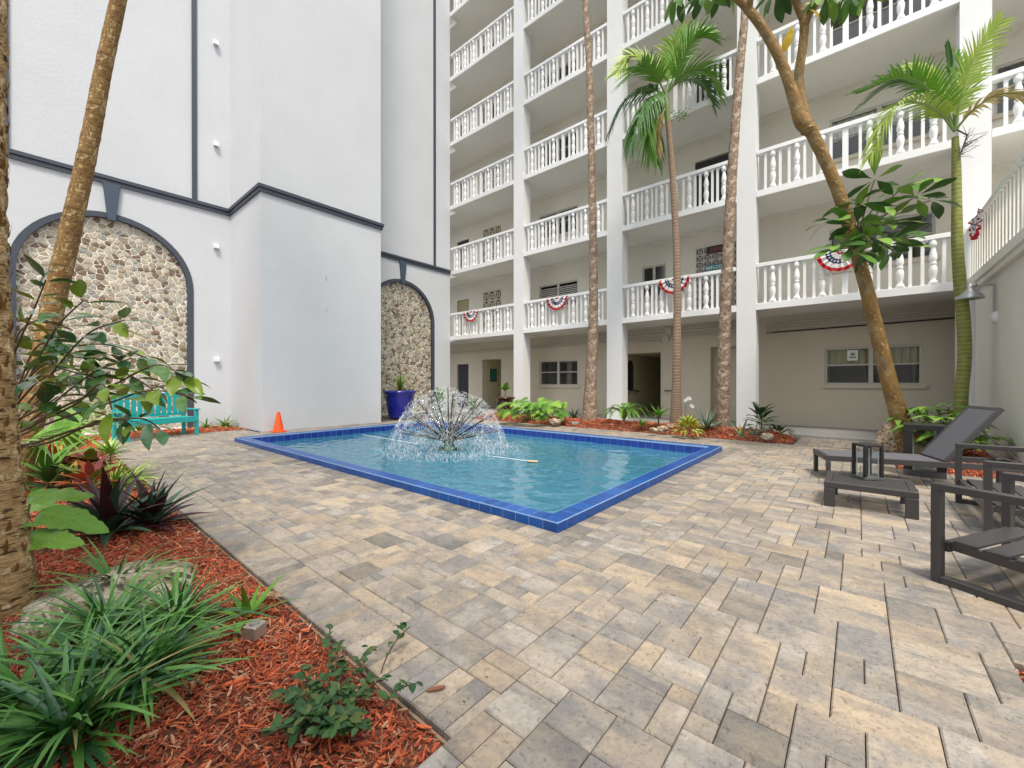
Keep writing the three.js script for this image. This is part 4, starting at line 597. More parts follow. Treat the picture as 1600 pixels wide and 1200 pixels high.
T.barkD = barkT((u, v) => { const a = fbm(u, v, 4, 6, 5, 691), b = fbm(u, v, 30, 24, 2, 695); let c = mix([0.11, 0.055, 0.013], [0.33, 0.195, 0.05], a); c = mix(c, [0.28, 0.22, 0.12], 0.7 * sst(0.5, 0.7, fbm(u, v, 3, 7, 4, 703))); c = mix(c, [0.55, 0.44, 0.25], sst(0.74, 0.84, b) * 0.5); return mix(c, [0.10, 0.055, 0.03], sst(0.60, 0.75, fbm(u, v, 9, 12, 4, 699)) * 0.6); });
const BK = { d: mat([1, 1, 1], 0.7, { map: T.barkD, bumpMap: T.barkBump, bumpScale: 0.025 }), a: mat([1, 1, 1], 0.9, { map: T.barkA, bumpMap: T.barkBump, bumpScale: 0.03 }), b: mat([1, 1, 1], 0.95, { map: T.barkB, bumpMap: T.barkBump, bumpScale: 0.03 }), c: mat([1, 1, 1], 0.8, { map: T.barkC, bumpMap: T.barkBump, bumpScale: 0.02 }), ring: mat([1, 1, 1], 0.85, { map: T.ring, bumpMap: T.barkBump, bumpScale: 0.01 }), green: mat([1, 1, 1], 0.6, { map: T.ringG, bumpMap: T.barkBump, bumpScale: 0.006 }) };
function limb(pts, rad, { seg = 20, rings = 60, rough = 0.06, f = 3, seed = 1 } = {}) {          // a tapered, knobbly limb through points
  const c = new THREE.CatmullRomCurve3(pts, false, 'centripetal'), pos = [], uv = [], ix = [], L = c.getLength(), fr = c.computeFrenetFrames(rings, false);
  let N = V(1, 0, 0.3).normalize();
  for (let i = 0; i <= rings; i++) {
    const t = i / rings, p = c.getPoint(t), tg = c.getTangent(t); N.addScaledVector(tg, -N.dot(tg)).normalize(); const B = tg.clone().cross(N);
    const q = t * (rad.length - 1), k = Math.min(rad.length - 2, Math.floor(q)), r0 = rad[k] + (rad[k + 1] - rad[k]) * (q - k);
    for (let j = 0; j <= seg; j++) { const a = j / seg * 6.28318, n = n3(3 + Math.cos(a) * f * 0.5 + p.x, 3 + Math.sin(a) * f * 0.5 + p.y * f * 2, seed + p.z * 0.3, seed * 13) - 0.5, r = r0 * (1 + rough * 2 * n), d = N.clone().multiplyScalar(Math.cos(a)).addScaledVector(B, Math.sin(a)); pos.push(p.x + d.x * r, p.y + d.y * r, p.z + d.z * r); uv.push(j / seg * Math.max(0.5, Math.round(6.283 * r0 * 1.6) / 1.6), t * L); }
  }
  for (let i = 0; i < rings; i++) for (let j = 0; j < seg; j++) { const a = i * (seg + 1) + j, b = a + seg + 1; ix.push(a, a + 1, b, a + 1, b + 1, b); }
  const g = new THREE.BufferGeometry(); g.setAttribute('position', new THREE.Float32BufferAttribute(pos, 3)); g.setAttribute('uv', new THREE.Float32BufferAttribute(uv, 2)); g.setIndex(ix); g.computeVertexNormals(); return g;
}
function frond(pts, { n = 46, len = 0.5, w = 0.028, ang = 0.9, droop = 0.5, seed = 1, rach = 0.014, start = 0.18, lift = 0.25, ragged = 0, face = null } = {}) {   // rachis through points with two rows of leaflets: [rachis, leaflets]
  const c = new THREE.CatmullRomCurve3(pts, false, 'centripetal'), r = rng(seed), out = [];
  for (let i = 0; i < n; i++) for (const s of [-1, 1]) {
    const t = start + (1 - start) * (i + 0.5 * r()) / n, p = c.getPoint(t), tg = c.getTangent(t), side = tg.clone().cross(face ?? V(0, 1, 0)); if (side.lengthSq() < 0.01) side.set(1, 0, 0); side.normalize().multiplyScalar(s); const up = side.clone().cross(tg).multiplyScalar(s).normalize();
    if (ragged && r() < ragged) continue;
    const q = (t - start) / (1 - start), l = len * (0.55 + 0.75 * Math.sin(Math.PI * Math.min(1, 0.18 + q * 0.8))) * (0.85 + 0.3 * r()), a = ang * (1 - 0.55 * q) + (r() - 0.5) * 0.16;
    const dir = tg.clone().multiplyScalar(Math.cos(a)).addScaledVector(side, Math.sin(a)).addScaledVector(up, lift * (0.6 + 0.8 * r()) * Math.abs(1)).normalize();
    const g = leafGeo(l, w * (0.8 + 0.4 * r()), 'dagger', { n: 5, droop: 0, fold: 0.35 }); g.applyMatrix4(basis(V(0, 0, 0), dir, up));
    const P = g.attributes.position; for (let k = 0; k < P.count; k++) { const x = P.getX(k), y = P.getY(k), z = P.getZ(k), d = Math.hypot(x, y, z) / l; P.setXYZ(k, x * (1 - 0.2 * droop * d) + p.x, y - droop * l * d * d + p.y, z * (1 - 0.2 * droop * d) + p.z); }
    g.computeVertexNormals(); out.push(g);
  }
  return [limb(pts, [rach, rach * 0.7, rach * 0.25], { seg: 6, rings: 24, rough: 0 }), merge(out)];
}
function addFrond(t, pts, m, o, ms = LM.greenStem) { const [a, b] = frond(pts, o); const f = obj('frond', a, ms, t, false); obj('leaflets', b, m, f); return f; }
function rosette(name, label, cat, p, n, L, W, prof, mats, o = {}) {        // leaves springing from one base
  const t = thing(name, label, cat, p, o.group), r = rng(o.seed ?? 5), gs = [0, 1, 2].map(i => leafGeo(1, W / L, prof, { n: 8, droop: (o.droop ?? 0.4) * (0.6 + 0.4 * i), fold: o.fold ?? 0.3, twist: (i - 1) * 0.3, wave: o.wave ?? 0 }));
  for (let i = 0; i < n; i++) { const a = i * 2.39996 + r() * 0.5, q = i / n, el = (o.el0 ?? 0.35) + ((o.el1 ?? 1.35) - (o.el0 ?? 0.35)) * (1 - q) + (r() - 0.5) * 0.3, d = V(Math.cos(el) * Math.cos(a), Math.sin(el), Math.cos(el) * Math.sin(a)); const b = p.clone().add(V(d.x * (o.rad ?? 0.03), (o.y ?? 0) + (o.rise ?? 0) * (1 - q), d.z * (o.rad ?? 0.03))); putLeaf(t, gs[Math.floor(r() * 3)], mats[Math.floor(r() * mats.length)], b, d, V(0, 1, 0), L * (0.7 + 0.45 * r())); }
  if (o.stem) obj('stem', [cyl(V(0, -0.03, 0), V(0, (o.y ?? 0) + (o.rise ?? 0), 0), o.stem, o.stem * 0.8)], LM.stem, t);
  return t;
}
const gp = (px, py) => { if (px > 700 && py < 700) return ground(px, py, 0.14); let y = 0; for (let i = 0; i < 4; i++) y = bedY(...(q => [q.x, q.z])(ground(px, py, y))); return ground(px, py, y); };

// crowns above the picture: shared fronds
function crown(t, top, n, L, seed, shape = {}) { const r = rng(seed); const pts = [V(0, 0, 0), V(0.35 * L, 0.34 * L, 0), V(0.75 * L, 0.32 * L, 0), V(1.05 * L, 0.0, 0)], [a, b] = frond(pts, { n: 30, len: 0.24 * L, w: 0.05, seed, ...shape }); for (let i = 0; i < n; i++) { const f = new THREE.Mesh(a, LM.greenStem); f.name = 'frond'; const l = new THREE.Mesh(b, LM.palm[i % 2]); l.name = 'leaflets'; l.castShadow = f.castShadow = true; f.add(l); f.position.copy(top).sub(t.position); f.rotation.set(0, i * 2.4 + r() * 0.4, (r() - 0.6) * 0.8); t.add(f); } }

{ // near palm trunk at the left picture edge
  const d = 2.15, pts = [[30, 1075], [22, 980], [14, 860], [4, 720], [-5, 560], [-12, 380], [-14, 200], [-13, 0], [-24, -600], [-34, -1700]].map(([x, y], i) => at(x - 24, y, d + i * 0.015));
  pts[0].y = -0.15; const t = thing('palm_tree', 'thick fibrous palm trunk rising along the left picture edge from the mulch', 'palm', V(pts[0].x, 0, pts[0].z));
  const tr = obj('trunk', limb(pts, [0.165, 0.145, 0.128, 0.118, 0.112, 0.11, 0.11, 0.11, 0.11, 0.11], { seg: 36, rings: 420, rough: 0.10, f: 14, seed: 3 }), BK.b, t, false);
  const r = rng(71), flakes = []; for (let i = 0; i < 260; i++) { const y = 0.02 + 3 * r(), a = r() * 6.28, j = Math.max(0, pts.findIndex((p, n) => n < pts.length - 1 && pts[n + 1].y > y)), q = pts[j].clone().lerp(pts[j + 1], (y - pts[j].y) / (pts[j + 1].y - pts[j].y)), R = 0.111 + 0.045 * Math.exp(-y * 2); const g = leafGeo(0.03 + 0.07 * r(), 0.012 + 0.02 * r(), 'dagger', { n: 3, droop: 0.1 }); g.applyMatrix4(basis(V(q.x + R * Math.cos(a), y, q.z + R * Math.sin(a)), V(0.25 * Math.cos(a), r() < 0.6 ? 1 : -1, 0.25 * Math.sin(a)), V(Math.cos(a), 0, Math.sin(a)))); flakes.push(g); }
  tag(obj('bark_flakes', flakes, mat([0.42, 0.26, 0.10], 0.95, { map: T.barkB }), t, false), null, null, null, 'stuff');
  crown(t, pts[9], 11, 2.4, 5);
}
{ // leaning palm before the stone arch
  const d = 4.6, pts = [[20, 790], [42, 690], [62, 590], [83, 480], [104, 390], [128, 285], [147, 195], [163, 110], [187, 0], [225, -200], [250, -900]].map(([x, y], i) => at(x, y, d + 0.02 * i));
  pts[0].y = -0.15; const t = thing('palm_tree', 'ochre brown palm trunk leaning right across the stone arch', 'palm', V(pts[0].x, 0, pts[0].z));
  obj('trunk', limb(pts, [0.115, 0.11, 0.106, 0.098, 0.092, 0.086, 0.080, 0.074, 0.069, 0.066, 0.06], { seg: 24, rings: 220, rough: 0.05, f: 9, seed: 5 }), BK.c, t, false);
  crown(t, pts[10], 11, 2.6, 9);
}
{ // tall trunks of the far bed
  const mk = (px, label, m, rad, o, top, g = null) => { const b = gp(px[0][0], px[0][1]), d = b.dot(FW), pts = px.map(([x, y], i) => at(x, y, d)); pts[0].y = -0.1; const t = thing('palm_tree', label, 'palm', V(b.x, 0, b.z)); obj('trunk', limb(pts, rad.map(w => w / 2 * d / FOC), o), m, t, false); if (top) crown(t, pts[pts.length - 1], 11, 2.6, top); return [t, pts, d]; };
  mk([[921, 657], [923, 600], [927, 500], [927, 400], [925, 300], [923, 200], [920, 100], [914, 0], [905, -460]], 'tall straight palm trunk with mottled brown bark by the second post', BK.a, [27, 18, 15, 12.5, 11.5, 11, 10, 9, 8], { seg: 20, rings: 260, rough: 0.07, f: 9, seed: 7 }, 13);
  mk([[1127, 669], [1129, 620], [1131, 540], [1135, 440], [1140, 330], [1146, 230], [1154, 120], [1163, 20], [1180, -460]], 'tall palm trunk with pale flaking bark in front of the third post', BK.a, [21, 19, 17, 16, 15, 13.5, 12.5, 11, 10], { seg: 20, rings: 260, rough: 0.10, f: 9, seed: 8 }, 14);
  const [t, pts, d] = mk([[1056, 663], [1057, 600], [1058, 500], [1057, 400], [1052, 300], [1046, 220], [1043, 190]], 'slender young palm with a full green crown before the third bay', BK.ring, [20, 14, 11.5, 10.5, 9.5, 8.5, 8], { seg: 16, rings: 120, rough: 0.02, seed: 9 });
  obj('crownshaft', limb([at(1043, 192, d), at(1041, 165, d), at(1040, 145, d)], [0.07, 0.075, 0.05], { seg: 12, rings: 16, rough: 0.01 }), LM.greenStem, t, false);
  const F = (q, m, o = {}, z = [0, 0, 0, 0]) => addFrond(t, q.map(([x, y], i) => at(x, y, d + (z[i] ?? 0))), m, { n: 34, len: 0.54, w: 0.062, droop: 0.24, rach: 0.022, seed: q[1][0], ...o });
  const P = LM.palm;
  F([[1040, 150], [1050, 105], [1073, 60], [1106, 50]], P[0], { lift: 0.15, ang: 1.0, face: FW.clone().multiplyScalar(-1).add(V(0.2, 0.5, 0)) }, [0, 0.1, 0.2, 0.1]);
  F([[1040, 150], [1062, 100], [1088, 62], [1110, 62]], P[0], {}, [0, -0.3, -0.6, -0.8]);
  F([[1040, 150], [1066, 118], [1098, 112], [1124, 150]], P[0], {}, [0, -0.2, -0.3, -0.4]);
  F([[1040, 150], [1060, 130], [1094, 128], [1114, 165]], P[1], {}, [0, 0.2, 0.4, 0.4]);
  F([[1040, 150], [1018, 104], [988, 88], [960, 118]], P[2], { lift: 0.15, ang: 1.0, face: FW.clone().multiplyScalar(-1).add(V(0, 0.7, 0)) }, [0, 0.1, 0.1, 0]);
  F([[1040, 150], [1022, 118], [1000, 106], [972, 132]], P[0], {}, [0, -0.5, -0.9, -1.2]);
  F([[1040, 150], [1014, 140], [978, 158], [953, 205]], P[1], { droop: 0.8 }, [0, -0.1, -0.2, -0.2]);
  F([[1040, 150], [1020, 152], [1000, 180], [988, 222]], P[1], { droop: 0.9 }, [0, -0.6, -1.0, -1.1]);
  F([[1040, 152], [1028, 165], [1022, 205], [1026, 258]], P[1], { droop: 0.7, len: 0.42 }, [0, 0.3, 0.4, 0.3]);
  F([[1040, 152], [1020, 168], [1012, 205], [1014, 240]], P[0], { droop: 0.8, len: 0.42 }, [0, -0.3, -0.5, -0.5]);
  F([[1040, 150], [1045, 110], [1052, 70], [1080, 35]], P[2], { lift: 0.6 }, [0, 0.2, 0.4, 0.5]);
  F([[1040, 168], [1032, 185], [1028, 210], [1027, 238]], P[3], { droop: 0.9, len: 0.25, n: 22 }, [0, -0.1, -0.15, -0.15]);
  const r = rng(77), tw = []; for (let i = 0; i < 24; i++) { const a = at(1050 + 22 * r(), 178 + 12 * r(), d + (r() - 0.5) * 0.3), b = a.clone().add(V((r() - 0.3) * 0.25, 0.12 * r(), (r() - 0.5) * 0.25)); tw.push(cyl(a, b, 0.007, 0.004, 5), new THREE.IcosahedronGeometry(0.02, 0).translate(b.x, b.y, b.z)); } tw.push(cyl(at(1042, 188, d), at(1072, 176, d), 0.014, 0.008, 6)); obj('flower_stalk', tw, LM.greenStem, t, false);
}
{ // yellow-green palm before the terrace wing
  const d = 7.2, b = at(1502, 700, d).setY(0), t = thing('palm_tree', 'yellowish green palm with smooth green trunk beside the terrace wing', 'palm', V(b.x, 0, b.z));
  const q = [[1502, 705], [1502, 620], [1507, 560], [1505, 500], [1499, 440], [1495, 380], [1494, 320], [1493, 260], [1491, 215]].map(([x, y]) => at(x, y, d)); q[0].y = -0.1;
  obj('trunk', limb(q, [8.5, 8, 8, 8, 7.5, 7, 6, 5.5, 4].map(w => w * d / FOC), { seg: 18, rings: 120, rough: 0.02, seed: 4 }), BK.green, t, false);
  const F = (p, m, o = {}, z = [0, 0, 0, 0]) => addFrond(t, p.map(([x, y], i) => at(x, y, d + (z[i] ?? 0))), m, { n: 36, len: 0.44, w: 0.046, droop: 0.3, rach: 0.02, seed: p[1][0], ...o });
  const P = LM.palm;
  F([[1490, 206], [1498, 160], [1520, 95], [1562, 34]], P[2], { lift: 0.05, len: 0.44, ang: 1.1, droop: 0.22, n: 40, w: 0.04, face: FW.clone().multiplyScalar(-1).add(V(0.3, 0.3, 0)) }, [0, -0.1, -0.2, -0.3]);
  F([[1490, 206], [1466, 160], [1420, 122], [1336, 148]], P[0], { lift: 0.5, w: 0.045 }, [0, -0.1, -0.2, -0.3]);
  F([[1490, 206], [1460, 172], [1400, 165], [1360, 245]], P[2], { droop: 0.45 }, [0, -0.2, -0.5, -0.6]);
  F([[1490, 206], [1470, 150], [1450, 118], [1420, 105]], P[2], { lift: 0.1, len: 0.46, ang: 1.0, face: FW.clone().multiplyScalar(-1).add(V(0, 0.6, 0)) }, [0, 0.2, 0.3, 0.4]);
  F([[1490, 206], [1452, 150], [1400, 130], [1345, 165]], P[1], { lift: 0.2 }, [0, 0.2, 0.4, 0.5]);
  F([[1490, 206], [1520, 172], [1555, 150], [1606, 148]], P[3], { len: 0.34, ragged: 0.25, droop: 0.6 }, [0, -0.2, -0.4, -0.6]);
  F([[1490, 206], [1488, 150], [1484, 110], [1478, 74]], P[1], { len: 0.22, ang: 0.3, lift: 0.05, droop: 0.05 }, [0, 0.1, 0.2, 0.2]);
  F([[1490, 206], [1500, 150], [1505, 120], [1490, 90]], P[0], { lift: 0.4 }, [0, 0.2, 0.35, 0.5]);
  const r = rng(78), tw = [cyl(at(1493, 203, d), at(1510, 212, d - 0.1), 0.012), cyl(at(1510, 212, d - 0.1), at(1498, 245, d - 0.1), 0.012, 0.008)]; for (let i = 0; i < 40; i++) { const k = r(), a = at(1498 + 12 * k, 245 - 32 * k, d - 0.1), b2 = a.clone().add(V((r() - 0.25) * 0.34, (r() - 0.4) * 0.25, (r() - 0.4) * 0.3)); tw.push(cyl(a, b2, 0.005, 0.0025, 4)); } obj('dry_flower_stalk', tw, mat([0.14, 0.12, 0.10], 0.9), t, false);
}
// whorls of paddle leaves
const schG = [0, 1, 2].map(i => leafGeo(1, 0.35, 'obov', { n: 8, droop: 0.15 + 0.15 * i, fold: 0.12, wave: 0.02 }));
function whorl(t, c, axis, n, L, mats, seed, spread = 1.15, stemFrom = null) {
  const r = rng(seed), u = V(0, 0, 1).cross(axis).lengthSq() > 0.01 ? V(0, 0, 1).cross(axis).normalize() : V(1, 0, 0), v = axis.clone().cross(u).normalize();
  for (let i = 0; i < n; i++) { const a = i / n * 6.283 + (r() - 0.5) * 0.5, s = spread * (0.75 + 0.5 * r()), d = axis.clone().multiplyScalar(Math.cos(s)).addScaledVector(u, Math.sin(s) * Math.cos(a)).addScaledVector(v, Math.sin(s) * Math.sin(a)); d.y -= 0.18; putLeaf(t, schG[Math.floor(r() * 3)], mats[Math.floor(r() * mats.length)], c.clone().addScaledVector(d, L * 0.12), d, axis, L * (0.75 + 0.4 * r())); }
  if (stemFrom) obj('leaf_stalk', [new THREE.TubeGeometry(new THREE.QuadraticBezierCurve3(stemFrom, stemFrom.clone().lerp(c, 0.55).add(V(0, 0.12, 0)), c), 10, 0.012, 6)], LM.stem, t, false);
}
{ // leaning umbrella tree
  const d = 7.0, A = (x, y, k = 0) => at(x, y, d + k), base = A(1425, 712); base.y = 0;
  const t = thing('umbrella_tree', 'smooth brown leaning tree forking high up with whorls of paddle leaves', 'tree', base);
  obj('trunk', limb([A(1432, 728), A(1416, 682), A(1396, 620), A(1374, 535), A(1353, 450), A(1331, 370), A(1312, 308), A(1290, 255), A(1264, 200)], [0.19, 0.15, 0.115, 0.103, 0.098, 0.094, 0.091, 0.086, 0.094], { seg: 26, rings: 160, rough: 0.05, f: 4, seed: 21 }), BK.d, t, false);
  obj('branch', limb([A(1270, 208), A(1252, 192), A(1243, 165), A(1230, 125), A(1211, 80), A(1190, 45), A(1166, 14), A(1140, -12), A(1105, -50)], [0.10, 0.105, 0.092, 0.082, 0.078, 0.07, 0.065, 0.055, 0.045], { seg: 18, rings: 90, rough: 0.05, f: 5, seed: 22 }), BK.d, t, false);
  obj('branch', limb([A(1262, 205), A(1251, 165, 0.05), A(1247, 120, 0.1), A(1253, 75, 0.1), A(1255, 35, 0.1), A(1250, 22, 0.1), A(1232, -20, 0.15)], [0.11, 0.085, 0.073, 0.07, 0.066, 0.062, 0.05], { seg: 18, rings: 80, rough: 0.05, f: 5, seed: 23 }), BK.d, t, false);
  obj('branch', limb([A(1254, 48, 0.1), A(1262, 28, 0.05), A(1276, 6), A(1300, -30)], [0.06, 0.055, 0.05, 0.035], { seg: 12, rings: 30, rough: 0.04, seed: 24 }), BK.d, t, false);
  obj('branch', limb([A(1170, 18), A(1172, 0, -0.1), A(1180, -40, -0.2)], [0.05, 0.045, 0.035], { seg: 12, rings: 24, rough: 0.04, seed: 25 }), BK.d, t, false);
  const S = LM.schef, X = V(0, 1, 0);
  // top whorls hang just into the picture
  [[1062, -14, 0.1, 9], [1100, -10, -0.2, 9], [1128, -16, 0.2, 8], [1210, -12, 0.1, 9], [1290, -10, -0.3, 9], [1325, -12, 0.1, 9], [1350, -20, 0.3, 8], [1160, -60, 0.3, 9], [1240, -60, 0, 9], [1290, -80, 0.4, 9], [1090, -70, 0.5, 9]].forEach(([x, y, k, n], i) => whorl(t, A(x, y, k), V((i % 3 - 1) * 0.2, 1, 0.2), n, 0.40, S, 200 + i, 1.75, A(i < 3 || i > 9 ? 1120 : 1245, i < 3 ? -35 : -5)));
  for (const [x, y, dx, dy, L] of [[1236, 40, -0.2, -1, 0.33], [1240, 42, -0.45, -0.9, 0.42], [1262, 16, 0.9, -0.25, 0.32], [1256, 10, 0.4, 0.3, 0.18]]) putLeaf(t, schG[1], LM.yellow, A(x, y, -0.1), RT.clone().multiplyScalar(dx).add(V(0, dy, 0)), V(0.3, 0.4, 1), L);
  // the low shoots at mid height
  const o = A(1340, 372, -0.05);
  [[1366, 281, -0.1, 6], [1340, 318, -0.3, 8], [1366, 325, 0.1, 8], [1412, 292, 0.2, 7], [1430, 308, -0.2, 7], [1452, 314, 0.1, 6], [1300, 345, -0.3, 7], [1310, 384, -0.4, 8], [1335, 352, -0.5, 9], [1352, 358, 0.3, 9], [1376, 352, -0.2, 9], [1395, 366, 0.0, 9], [1384, 384, -0.4, 9], [1360, 378, -0.5, 9], [1330, 392, -0.5, 8], [1395, 392, 0.2, 8]].forEach(([x, y, k, n], i) => whorl(t, A(x, y, k), V((i % 3 - 1) * 0.35, 1, 0.35 * ((i % 4) - 1.2)).normalize(), n, i < 6 ? 0.46 : 0.44, S, 240 + i, 1.25, o));
}
// rubber-leaved shrub behind the near trunk
{
  const base = at(-10, 760, 3.0); base.y = 0; const t = thing('rubber_shrub', 'spreading shrub with broad glossy oval leaves on thin dark branches', 'shrub', base);
  const r = rng(311), G2 = [0, 1, 2, 3].map(i => leafGeo(1, 0.38 + 0.05 * (i % 2), 'ellip', { n: 10, droop: 0.1 + 0.12 * i, fold: 0.16 + 0.06 * (i % 2), wave: 0.015 }));
  const br = (q, rad, L, cnt, seed) => {                                  // a branch through [px, py, depth] with leaves along it
    cnt = Math.round(cnt * 1.3); L *= 0.90; const pts = q.map(([x, y, d]) => at(x, y, d)), rr = rng(seed); obj('branch', limb(pts, rad, { seg: 8, rings: 40, rough: 0.08, seed }), LM.stem, t, false);
    const c = new THREE.CatmullRomCurve3(pts, false, 'centripetal');
    for (let i = 0; i < cnt; i++) { const s = i === 0 ? 1 : 1 - 0.72 * Math.pow(i / cnt, 1.1) + 0.02 * rr(), p = c.getPoint(Math.min(1, s)), tg = c.getTangent(Math.min(1, s)), a = i * 2.4 + rr(), sd = tg.clone().cross(V(0, 1, 0)).normalize(), u2 = sd.clone().cross(tg).normalize(), dir = tg.clone().multiplyScalar(i ? 0.55 : 1).addScaledVector(sd, Math.cos(a) * 0.9).addScaledVector(u2, 0.35 * Math.sin(a) - 0.05); putLeaf(t, G2[Math.floor(rr() * 4)], rr() < 0.07 ? LM.olive : LM.rubber[Math.floor(rr() * 4)], p.clone().addScaledVector(dir, 0.02), dir, V((rr() - 0.5) * 0.9, 1, (rr() - 0.5) * 0.9 + 0.4), L * (0.75 + 0.45 * rr())); }
  };
  const R = [0.008, 0.006, 0.004], b = [-10, 700, 3.0];
  br([b, [20, 560, 2.9], [55, 480, 2.8], [72, 438, 2.75]], R, 0.20, 9, 1);
  br([b, [40, 600, 2.8], [90, 510, 2.7], [130, 470, 2.65]], R, 0.23, 10, 2);
  br([b, [60, 610, 2.9], [140, 520, 2.8], [195, 500, 2.75]], R, 0.22, 10, 3);
  br([b, [70, 640, 2.8], [150, 580, 2.7], [205, 560, 2.65]], R, 0.20, 11, 4);
  br([b, [90, 640, 2.7], [180, 600, 2.6], [250, 570, 2.55], [290, 590, 2.55]], R, 0.19, 12, 5);
  br([b, [80, 660, 2.6], [170, 630, 2.5], [235, 610, 2.45], [300, 620, 2.45]], R, 0.19, 11, 6);
  br([b, [30, 600, 3.1], [60, 540, 3.0], [100, 530, 2.95]], R, 0.19, 10, 7);
  br([b, [60, 660, 2.5], [120, 630, 2.4], [160, 600, 2.35], [175, 640, 2.35]], R, 0.19, 7, 8);
  br([b, [20, 640, 2.5], [55, 600, 2.45], [70, 590, 2.4]], R, 0.19, 6, 9);
  br([b, [60, 560, 3.2], [120, 540, 3.2], [175, 540, 3.2], [230, 560, 3.2]], R, 0.20, 13, 10);
  br([b, [80, 690, 2.6], [150, 660, 2.6], [190, 655, 2.55], [205, 665, 2.5]], R, 0.17, 5, 11);
  br([b, [60, 690, 2.5], [140, 665, 2.45], [225, 655, 2.4], [250, 670, 2.4]], R, 0.17, 5, 12);
  br([b, [30, 520, 3.1], [70, 500, 3.1], [110, 555, 3.0], [150, 560, 3.0]], R, 0.20, 11, 13);
  br([b, [90, 600, 3.1], [160, 575, 3.1], [210, 590, 3.0], [240, 610, 3.0]], R, 0.19, 12, 14);
  br([b, [30, 610, 2.7], [70, 570, 2.65], [110, 580, 2.6], [150, 590, 2.6]], R, 0.19, 10, 15);
  br([b, [20, 660, 2.6], [60, 640, 2.55], [90, 620, 2.5]], R, 0.2, 6, 16);
}
{ // fan palm leaf
  const b = gp(70, 735), t = thing('fan_palm', 'young fan palm with a bright green pleated leaf left of the bench', 'palm', b), c = at(85, 662, 4.4), r = rng(91);
  const fan = (c, from, ax, uy, n, L, w, m) => { obj('leaf_stalk', [cyl(b.clone().add(V(0, -0.02, 0)), c, 0.012, 0.009)], LM.greenStem, t, false); for (let i = 0; i < n; i++) { const a = -2.0 + 4.0 * i / (n - 1), d = ax.clone().multiplyScalar(Math.cos(a)).addScaledVector(uy, Math.sin(a)); const g = leafGeo(1, w, 'dagger', { n: 8, droop: 0.12 + 0.1 * r(), fold: 0.5 }); putLeaf(t, g, m[Math.floor(r() * m.length)], c, d, ax.clone().cross(uy), L * (1 - 0.25 * Math.abs(a) / 2) * (0.92 + 0.12 * r()), 'leaf_segment'); } };
  fan(c, b, RT.clone().add(V(0, -0.10, 0)).normalize(), V(0, 0.72, 0).addScaledVector(FW, 0.7).normalize(), 26, 0.62, 0.055, LM.lime);
  fan(at(40, 690, 4.2), b, RT.clone().multiplyScalar(0.7).add(V(0, 0.3, 0)).normalize(), V(0, 0.4, 0).addScaledVector(FW, 0.9).normalize(), 22, 0.5, 0.055, LM.mons);
}
